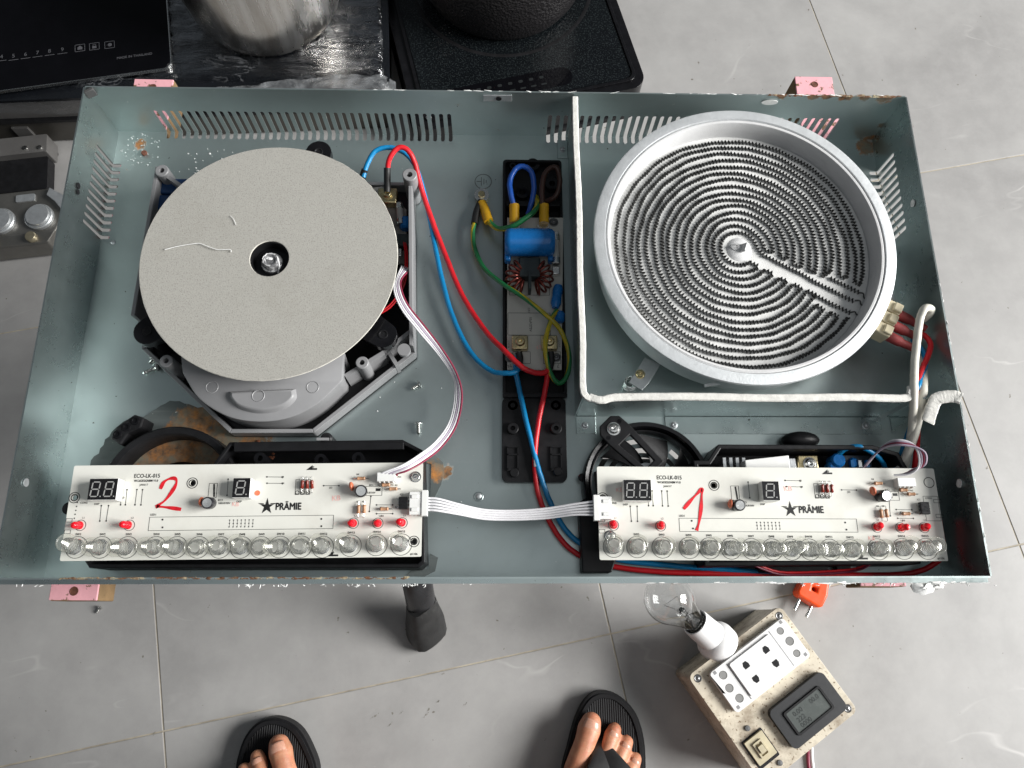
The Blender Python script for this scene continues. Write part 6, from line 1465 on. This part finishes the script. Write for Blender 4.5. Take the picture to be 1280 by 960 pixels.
SPK = mat('speckled_black_glass', (0.004, 0.005, 0.006), 0.16, 0.0, 0.2, 60, speck=(0.016, 0.02, 0.021), speck_scale=420, speck_amt=0.55, rvar=0.05, spec=0.3)
build(MB().prism(cp(rrect(-350, -20, 14, 420, 12, 5)), -423.9, -422.6), 'glass_top', SPK, ck, smooth=False)
build(MB().prism(cp(rrect(-357, -13, 7, 427, 14, 6)), -423.95, -420.8, [cp(rrect(-352, -18, 12, 422, 12, 6))]), 'inner_bead', BLACKG, ck, bevel=0.8)
build(MB().prism(cp(rrect(-330, -112, 24, 58, 16, 8)), -422.55, -422.3), 'control_strip', BG, ck, smooth=False)
for k in range(9):
    build(MB().prism(cp(rrect(-300 + k * 17, -293 + k * 17, 44, 49, 2)), -422.25, -422.1), 'touch_symbol', mat('dim_symbol_print', (0.016, 0.018, 0.019), 0.5, spec=0.2), ck, smooth=False)
    if k > 1: build(MB().prism(cp(rrect(-300 + k * 17, -291 + k * 17, 32, 35, 1)), -422.25, -422.1), 'touch_symbol', mat('dim_symbol_print', (0.016, 0.018, 0.019), 0.5, spec=0.2), ck, smooth=False)
bpc = (6, 782, 0)
build(MB().lathe([(144, -422.4), (147, -422.0), (150, -422.4)], (bpc[0], bpc[1], 0), 80), 'zone_ring', BLACKP, ck)
def hammered():
    m, nt, b, vec = start('dimpled_black_enamel')
    b.inputs['Base Color'].default_value = (0.012, 0.011, 0.012, 1); b.inputs['Roughness'].default_value = 0.36
    vo = nt.nodes.new('ShaderNodeTexVoronoi'); vo.inputs['Scale'].default_value = 230; nt.links.new(vec, vo.inputs['Vector'])
    bn = nt.nodes.new('ShaderNodeBump'); bn.inputs['Strength'].default_value = 0.8; bn.inputs['Distance'].default_value = 0.0015
    nt.links.new(vo.outputs['Distance'], bn.inputs['Height']); nt.links.new(bn.outputs[0], b.inputs['Normal'])
    return m
bpot = thing('black_pot', 'round black dimpled pot on the speckled cooker', 'pot', (bpc[0], bpc[1], -422))
build(MB().lathe([(0.001, -421.8), (112, -421.8), (122, -417), (130, -402), (136, -370), (139, -320), (140, -290), (143, -288), (143, -285), (136, -285), (134, -320), (128, -395), (110, -412), (0.001, -414)], (bpc[0], bpc[1], 0), 96), 'pot_body', hammered(), bpot)
# grey control unit with metal knobs at the left edge
ku = thing('knob_unit', 'grey metal control unit with round knobs on the floor at the left edge', 'control unit', (*(-735.5, 332.9), FLOOR))
k0 = Vector((*(-659.2, 369.7), 0)); k1 = Vector((*(-673.0, 289.7), 0)); kd = Vector((math.cos(0.14), math.sin(0.14), 0)); kn = Vector((-kd.y, kd.x, 0))
def KU(a, b_, z=0): p = k0 + kd * a + kn * b_; return (p.x, p.y, z)
def kp(pts): return [KU(a, b_)[:2] for a, b_ in pts]
KM = mat('brushed_grey_metal', (0.22, 0.212, 0.195), 0.36, 0.8, 0.15, 30, bump=0.1)
build(MB().prism(kp([(-260, -52), (-22, -52), (2, -4), (-6, 30), (-24, 42), (-260, 42)]), -490, -455), 'case', KM, ku, smooth=False, bevel=2)
build(MB().prism(kp([(-260, -52), (-20, -52), (-10, -34), (-260, -34)]), -454.9, -451), 'front_ledge', KM, ku, smooth=False, bevel=1)
for a in (-34, -90): 
    build(MB().lathe([(21, -454.8), (21, -450), (19.5, -448.5), (18, -449.5), (17.5, -447), (16.5, -445), (0.001, -444.5)], KU(a, -8), 40), 'knob', GALV, ku)
for a in (-42, -100): build(MB().lathe([(8, -450.9), (8, -445), (7, -443.5), (0.001, -443)], KU(a, -43), 24), 'small_knob', mat('aged_brass_knob', (0.42, 0.37, 0.26), 0.35, 0.8), ku)
build(MB().prism(kp(rrect(-70, -42, 22, 34, 2)), -454.9, -452.5), 'label_plate', GALV, ku, smooth=False, bevel=0.4)
build(MB().prism(kp([(-18, 38), (4, 22), (12, 2), (2, -4), (-10, 14), (-22, 26)]), -454.8, -447), 'corner_bracket', GALV, ku, smooth=False, bevel=1)
build(MB().prism(kp(rrect(-260, -34, 52, 110, 3)), -490, -470), 'rear_case', BLACKP, ku, smooth=False, bevel=1.5)
build(MB().prism(kp(rrect(-260, -30, 110.5, 142, 2)), -490, -458), 'rear_panel', GREYM, ku, smooth=False, bevel=1)
for a, b_ in ((-40, 118), (-62, 120)): build(MB().lathe([(3.6, -457.9), (3.4, -456), (0.001, -455.6)], KU(a, b_), 14), 'screw', BRIGHT, ku)
for a, b_ in ((-240, -30), (-40, -30), (-240, 130), (-40, 130)): build(MB().cyl(KU(a, b_, FLOOR + 0.2), KU(a, b_, -490), 8, n=14), 'foot', BLACKP, ku)

# ------------------------------------------------------------------ the person standing in flip-flops
SKIN = skin_material()
def taper(m, pts, rad, n=16, flat=None):
    P = spline(pts, 6); R = []
    for i in range(len(P)):
        t = i / 6; k = min(int(t), len(rad) - 2); R.append(rad[k] + (rad[k + 1] - rad[k]) * (t - k))
    m.tube(P, R, n, flat=flat)
    m.ball(P[0], R[0], 14, 8); m.ball(P[-1], R[-1], 14, 8)
    return m
SOLE = FLOOR + 21
toe_l = [((-272.4, -375.3), 15), ((-299.2, -389.5), 10.5), ((-314.3, -404.3), 10), ((-324.9, -420.7), 9.5), ((-332.2, -438.8), 9)]
toe_r = [((121.2, -351.6), 15), ((151.1, -360.7), 10.5), ((166.2, -375.1), 10), ((176.7, -394.9), 9.5), ((182.9, -415.3), 9)]
pm = MB(); nails = []
def foot(toes, side):
    bt = Vector((*toes[0][0], 0)); heel = bt + Vector((side * 8 - side * 0, -238, 0)); heel.x = bt.x - side * 22
    for k, (p, r) in enumerate(toes):
        tip = Vector((p[0], p[1], SOLE + r * 0.95 + 1)); back = Vector((bt.x + side * (-20 + (21 + 13.5 * (k - 1) if k else -3)), bt.y - 56 - 8 * k, SOLE + 15 + (5 if k == 0 else 3)))
        kn_ = tip.lerp(back, 0.42) + Vector((0, 0, 6.5 if k else 3.5))
        tipb = tip.lerp(back, 0.14) + Vector((0, 0, 1.6 if k else 1.0))
        taper(pm, [tip, tipb, kn_, back], [r * 0.88, r * 1.02, r * (0.84 if k else 0.90), r * (0.98 if k else 1.0)])
        d = (tip - back).normalized()
        nails.append((tipb + Vector((0, 0, r * 0.99)), d, r, k))
    for k in range(5):
        a = Vector((bt.x + side * (-26 + 17 * k), bt.y - 62 - 8 * k, SOLE + 15)); b_ = Vector((heel.x + side * (-8 + 6 * k), heel.y + 60, SOLE + 30 - 2 * k)); 
        taper(pm, [a, a.lerp(b_, 0.4) + Vector((0, 0, 20 - 4 * k)), b_ + Vector((0, 0, 10))], [12.5 if k == 0 else 11, 16, 20])
    ank = Vector((heel.x, heel.y + 48, SOLE + 85))
    taper(pm, [heel + Vector((0, 10, 24)), heel + Vector((0, 38, 38)), ank], [24, 30, 33])
    mid = Vector((heel.x, heel.y + 95, SOLE + 52)); taper(pm, [Vector((bt.x + side * 4, bt.y - 100, SOLE + 26)), mid, ank], [28, 33, 34])
    knee = Vector((heel.x + side * 6, heel.y + 75, FLOOR + 480)); calf = ank.lerp(knee, 0.6) + Vector((0, -18, 0))
    hip = Vector((-70 + side * 85, heel.y + 40, FLOOR + 860))
    taper(pm, [ank, ank.lerp(knee, 0.3), calf, knee, knee.lerp(hip, 0.5), hip], [33, 40, 56, 56, 70, 84])
    return heel, hip, knee
hl_, hpl, knl = foot(toe_l, -1); hr_, hpr, knr = foot(toe_r, 1)
pel = (hpl + hpr) / 2
taper(pm, [hpl, pel + Vector((0, 0, 40)), hpr], [90, 105, 90])
person = thing('person', 'bare feet in black flip-flops at the lower edge of the picture', 'person', ((hl_.x + hr_.x) / 2, hl_.y + 150, FLOOR))
body_ = build(pm, 'body', SKIN, person, angle=0)
rm = body_.modifiers.new('remesh', 'REMESH'); rm.mode = 'VOXEL'; rm.voxel_size = 0.0021; rm.use_smooth_shade = True
sm = body_.modifiers.new('smooth', 'SMOOTH'); sm.iterations = 7; sm.factor = 0.5
NAIL = mat('toenail', (0.52, 0.275, 0.195), 0.28, 0.0, 0.08, 200, sss=0.1)
for p, d, r, k in nails:
    d.z = 0; d.normalize(); w = Vector((-d.y, d.x, 0)); V = []; F = []
    nn = 8; L_ = r * (1.25 if k == 0 else 0.9); Wd = r * (0.66 if k == 0 else 0.6)
    for i in range(nn + 1):
        for j in range(nn + 1):
            s = -1 + 2 * i / nn; q = -1 + 2 * j / nn
            rr_ = 1 - 0.12 * abs(q) ** 3
            V.append(p + d * (s * L_ * 0.5 * rr_ + r * 0.25) + w * q * Wd * (1 - 0.15 * max(0, s) ** 2) + Vector((0, 0, -0.45 * r * (q * q) * 0.55 - 0.12 * r * max(0, s) ** 2 - 0.10 * r + 0.0)))
    for i in range(nn):
        for j in range(nn): F.append((i * (nn + 1) + j, i * (nn + 1) + j + 1, (i + 1) * (nn + 1) + j + 1, (i + 1) * (nn + 1) + j))
    nb = build(MB().add(V, F), 'toenail', NAIL, person, angle=0)
    so = nb.modifiers.new('solid', 'SOLIDIFY'); so.thickness = 0.0012; so.offset = -1
CLOTH = mat('dark_shorts_fabric', (0.03, 0.032, 0.04), 0.85, 0.0, 0.2, 60, bump=0.4, bscale=700)
sh = MB()
for hp_, kn_ in ((hpl, knl), (hpr, knr)): taper(sh, [kn_.lerp(hp_, 0.25), kn_.lerp(hp_, 0.6), hp_], [86, 92, 104])
taper(sh, [hpl + Vector((0, 0, 10)), pel + Vector((0, 0, 60)), hpr + Vector((0, 0, 10))], [106, 120, 106])
so_ = build(sh, 'shorts', CLOTH, person, angle=0)
rm = so_.modifiers.new('remesh', 'REMESH'); rm.mode = 'VOXEL'; rm.voxel_size = 0.008; rm.use_smooth_shade = True

EVA = mat('black_foam_rubber', (0.007, 0.007, 0.008), 0.55, spec=0.3, metal=0.0, var=0.25, scale=60, bump=0.25, bscale=900)#, 60, bump=0.25, bscale=900)
def ribbed():
    m, nt, b, vec = start('ribbed_black_footbed')
    b.inputs['Base Color'].default_value = (0.007, 0.007, 0.008, 1); b.inputs['Roughness'].default_value = 0.65; b.inputs['Specular IOR Level'].default_value = 0.25
    wv_ = nt.nodes.new('ShaderNodeTexWave'); wv_.inputs['Scale'].default_value = 110; wv_.inputs['Distortion'].default_value = 0.6; wv_.bands_direction = 'X'
    nt.links.new(vec, wv_.inputs['Vector'])
    bn = nt.nodes.new('ShaderNodeBump'); bn.inputs['Strength'].default_value = 0.7; bn.inputs['Distance'].default_value = 0.001
    nt.links.new(wv_.outputs['Fac'], bn.inputs['Height']); nt.links.new(bn.outputs[0], b.inputs['Normal'])
    return m
FBED = ribbed(); STRAPM = mat('dark_grey_strap', (0.02, 0.02, 0.021), 0.55, 0.0, 0.15, 60, bump=0.15)
def flip(edge, toes, side, label):
    """edge: sole outline from inner side round the toe to the outer side (world xy)"""
    bt = Vector((*toes[0][0], 0))
    t = thing('flip_flop', label, 'flip-flop', (bt.x + side * 25, bt.y - 100, FLOOR), 'black flip-flops')
    P = [Vector((*p, 0)) for p in edge]
    inn_, out_ = P[0], P[-1]
    tail = [out_ + Vector((-side * 4, -60, 0)), out_ + Vector((-side * 14, -120, 0)), out_ + Vector((-side * 22, -165, 0)), (inn_ + out_) / 2 + Vector((0, -190, 0)), inn_ + Vector((side * 18, -165, 0)), inn_ + Vector((side * 14, -110, 0)), inn_ + Vector((side * 5, -50, 0))]
    Q = P + tail; n_ = len(Q)
    sm_ = []
    for i in range(n_):
        a, b_, c_, d_ = Q[i - 1], Q[i], Q[(i + 1) % n_], Q[(i + 2) % n_]
        for k in range(5):
            u = k / 5; sm_.append(tuple((0.5 * ((2 * b_) + (c_ - a) * u + (2 * a - 5 * b_ + 4 * c_ - d_) * u * u + (3 * b_ - a - 3 * c_ + d_) * u ** 3))[:2]))
    build(MB().prism(sm_, FLOOR + 0.4, FLOOR + 23), 'sole', EVA, t, bevel=4, seg=4)
    ins = inset(sm_, 8.5)
    build(MB().prism(ins, FLOOR + 23.05, FLOOR + 23.6), 'footbed', FBED, t, smooth=False)
    ri = inset(sm_, 3.0); ri2 = inset(sm_, 8.0)
    build(MB().prism(ri, FLOOR + 23.02, FLOOR + 25.5, [ri2]), 'raised_edge', EVA, t, bevel=1.4, seg=3)
    # thong: from between the toes, spreading over the foot to both sides
    g_ = bt + Vector((side * 13, -24, 0)); z0 = FLOOR + 24
    sa = [g_ + Vector((0, 4, z0)), g_ + Vector((0, -8, z0 + 22)), g_ + Vector((-side * 12, -40, z0 + 44)), g_ + Vector((-side * 30, -76, z0 + 38)), g_ + Vector((-side * 42, -108, z0 + 6))]
    sb = [g_ + Vector((0, 4, z0)), g_ + Vector((0, -8, z0 + 22)), g_ + Vector((side * 20, -40, z0 + 40)), g_ + Vector((side * 46, -78, z0 + 28)), g_ + Vector((side * 58, -112, z0 + 4))]
    for q in (sa, sb):
        Pq = spline(q, 8); Rq = [4.5 + 15 * min(1, i / (len(Pq) * 0.5)) for i in range(len(Pq))]
        Tq, Nq = frames(Pq); V = []; F = []; k_ = 12
        for p_, tt, r_ in zip(Pq, Tq, Rq):
            up_ = Vector((0, 0, 1)); w_2 = tt.cross(up_); w_2 = w_2.normalized() if w_2.length > 0.05 else Vector((1, 0, 0)); u_2 = w_2.cross(tt).normalized()
            for k in range(k_):
                an = 2 * math.pi * k / k_; V.append(p_ + w_2 * math.cos(an) * r_ + u_2 * math.sin(an) * 2.6)
        for i in range(len(Pq) - 1):
            for k in range(k_): F.append((i * k_ + k, i * k_ + (k + 1) % k_, (i + 1) * k_ + (k + 1) % k_, (i + 1) * k_ + k))
        build(MB().add(V, F), 'strap', STRAPM, t, angle=0)
    return t
flip([(-224.9, -411.8), (-236.2, -381.3), (-254.2, -356.9), (-279.6, -345.4), (-302.8, -349.1), (-319.4, -366.8), (-326.9, -392.8), (-327.4, -417.5)], toe_l, -1, 'black flip-flop on the left, below the black stand foot')
flip([(84.2, -413.9), (92.1, -383.4), (103.3, -348.4), (118.6, -324.4), (137.7, -315.8), (161.6, -321.7), (181.5, -343.1), (190.3, -374.6), (190.4, -411.9)], toe_r, 1, 'black ribbed flip-flop on the right, beside the test box')
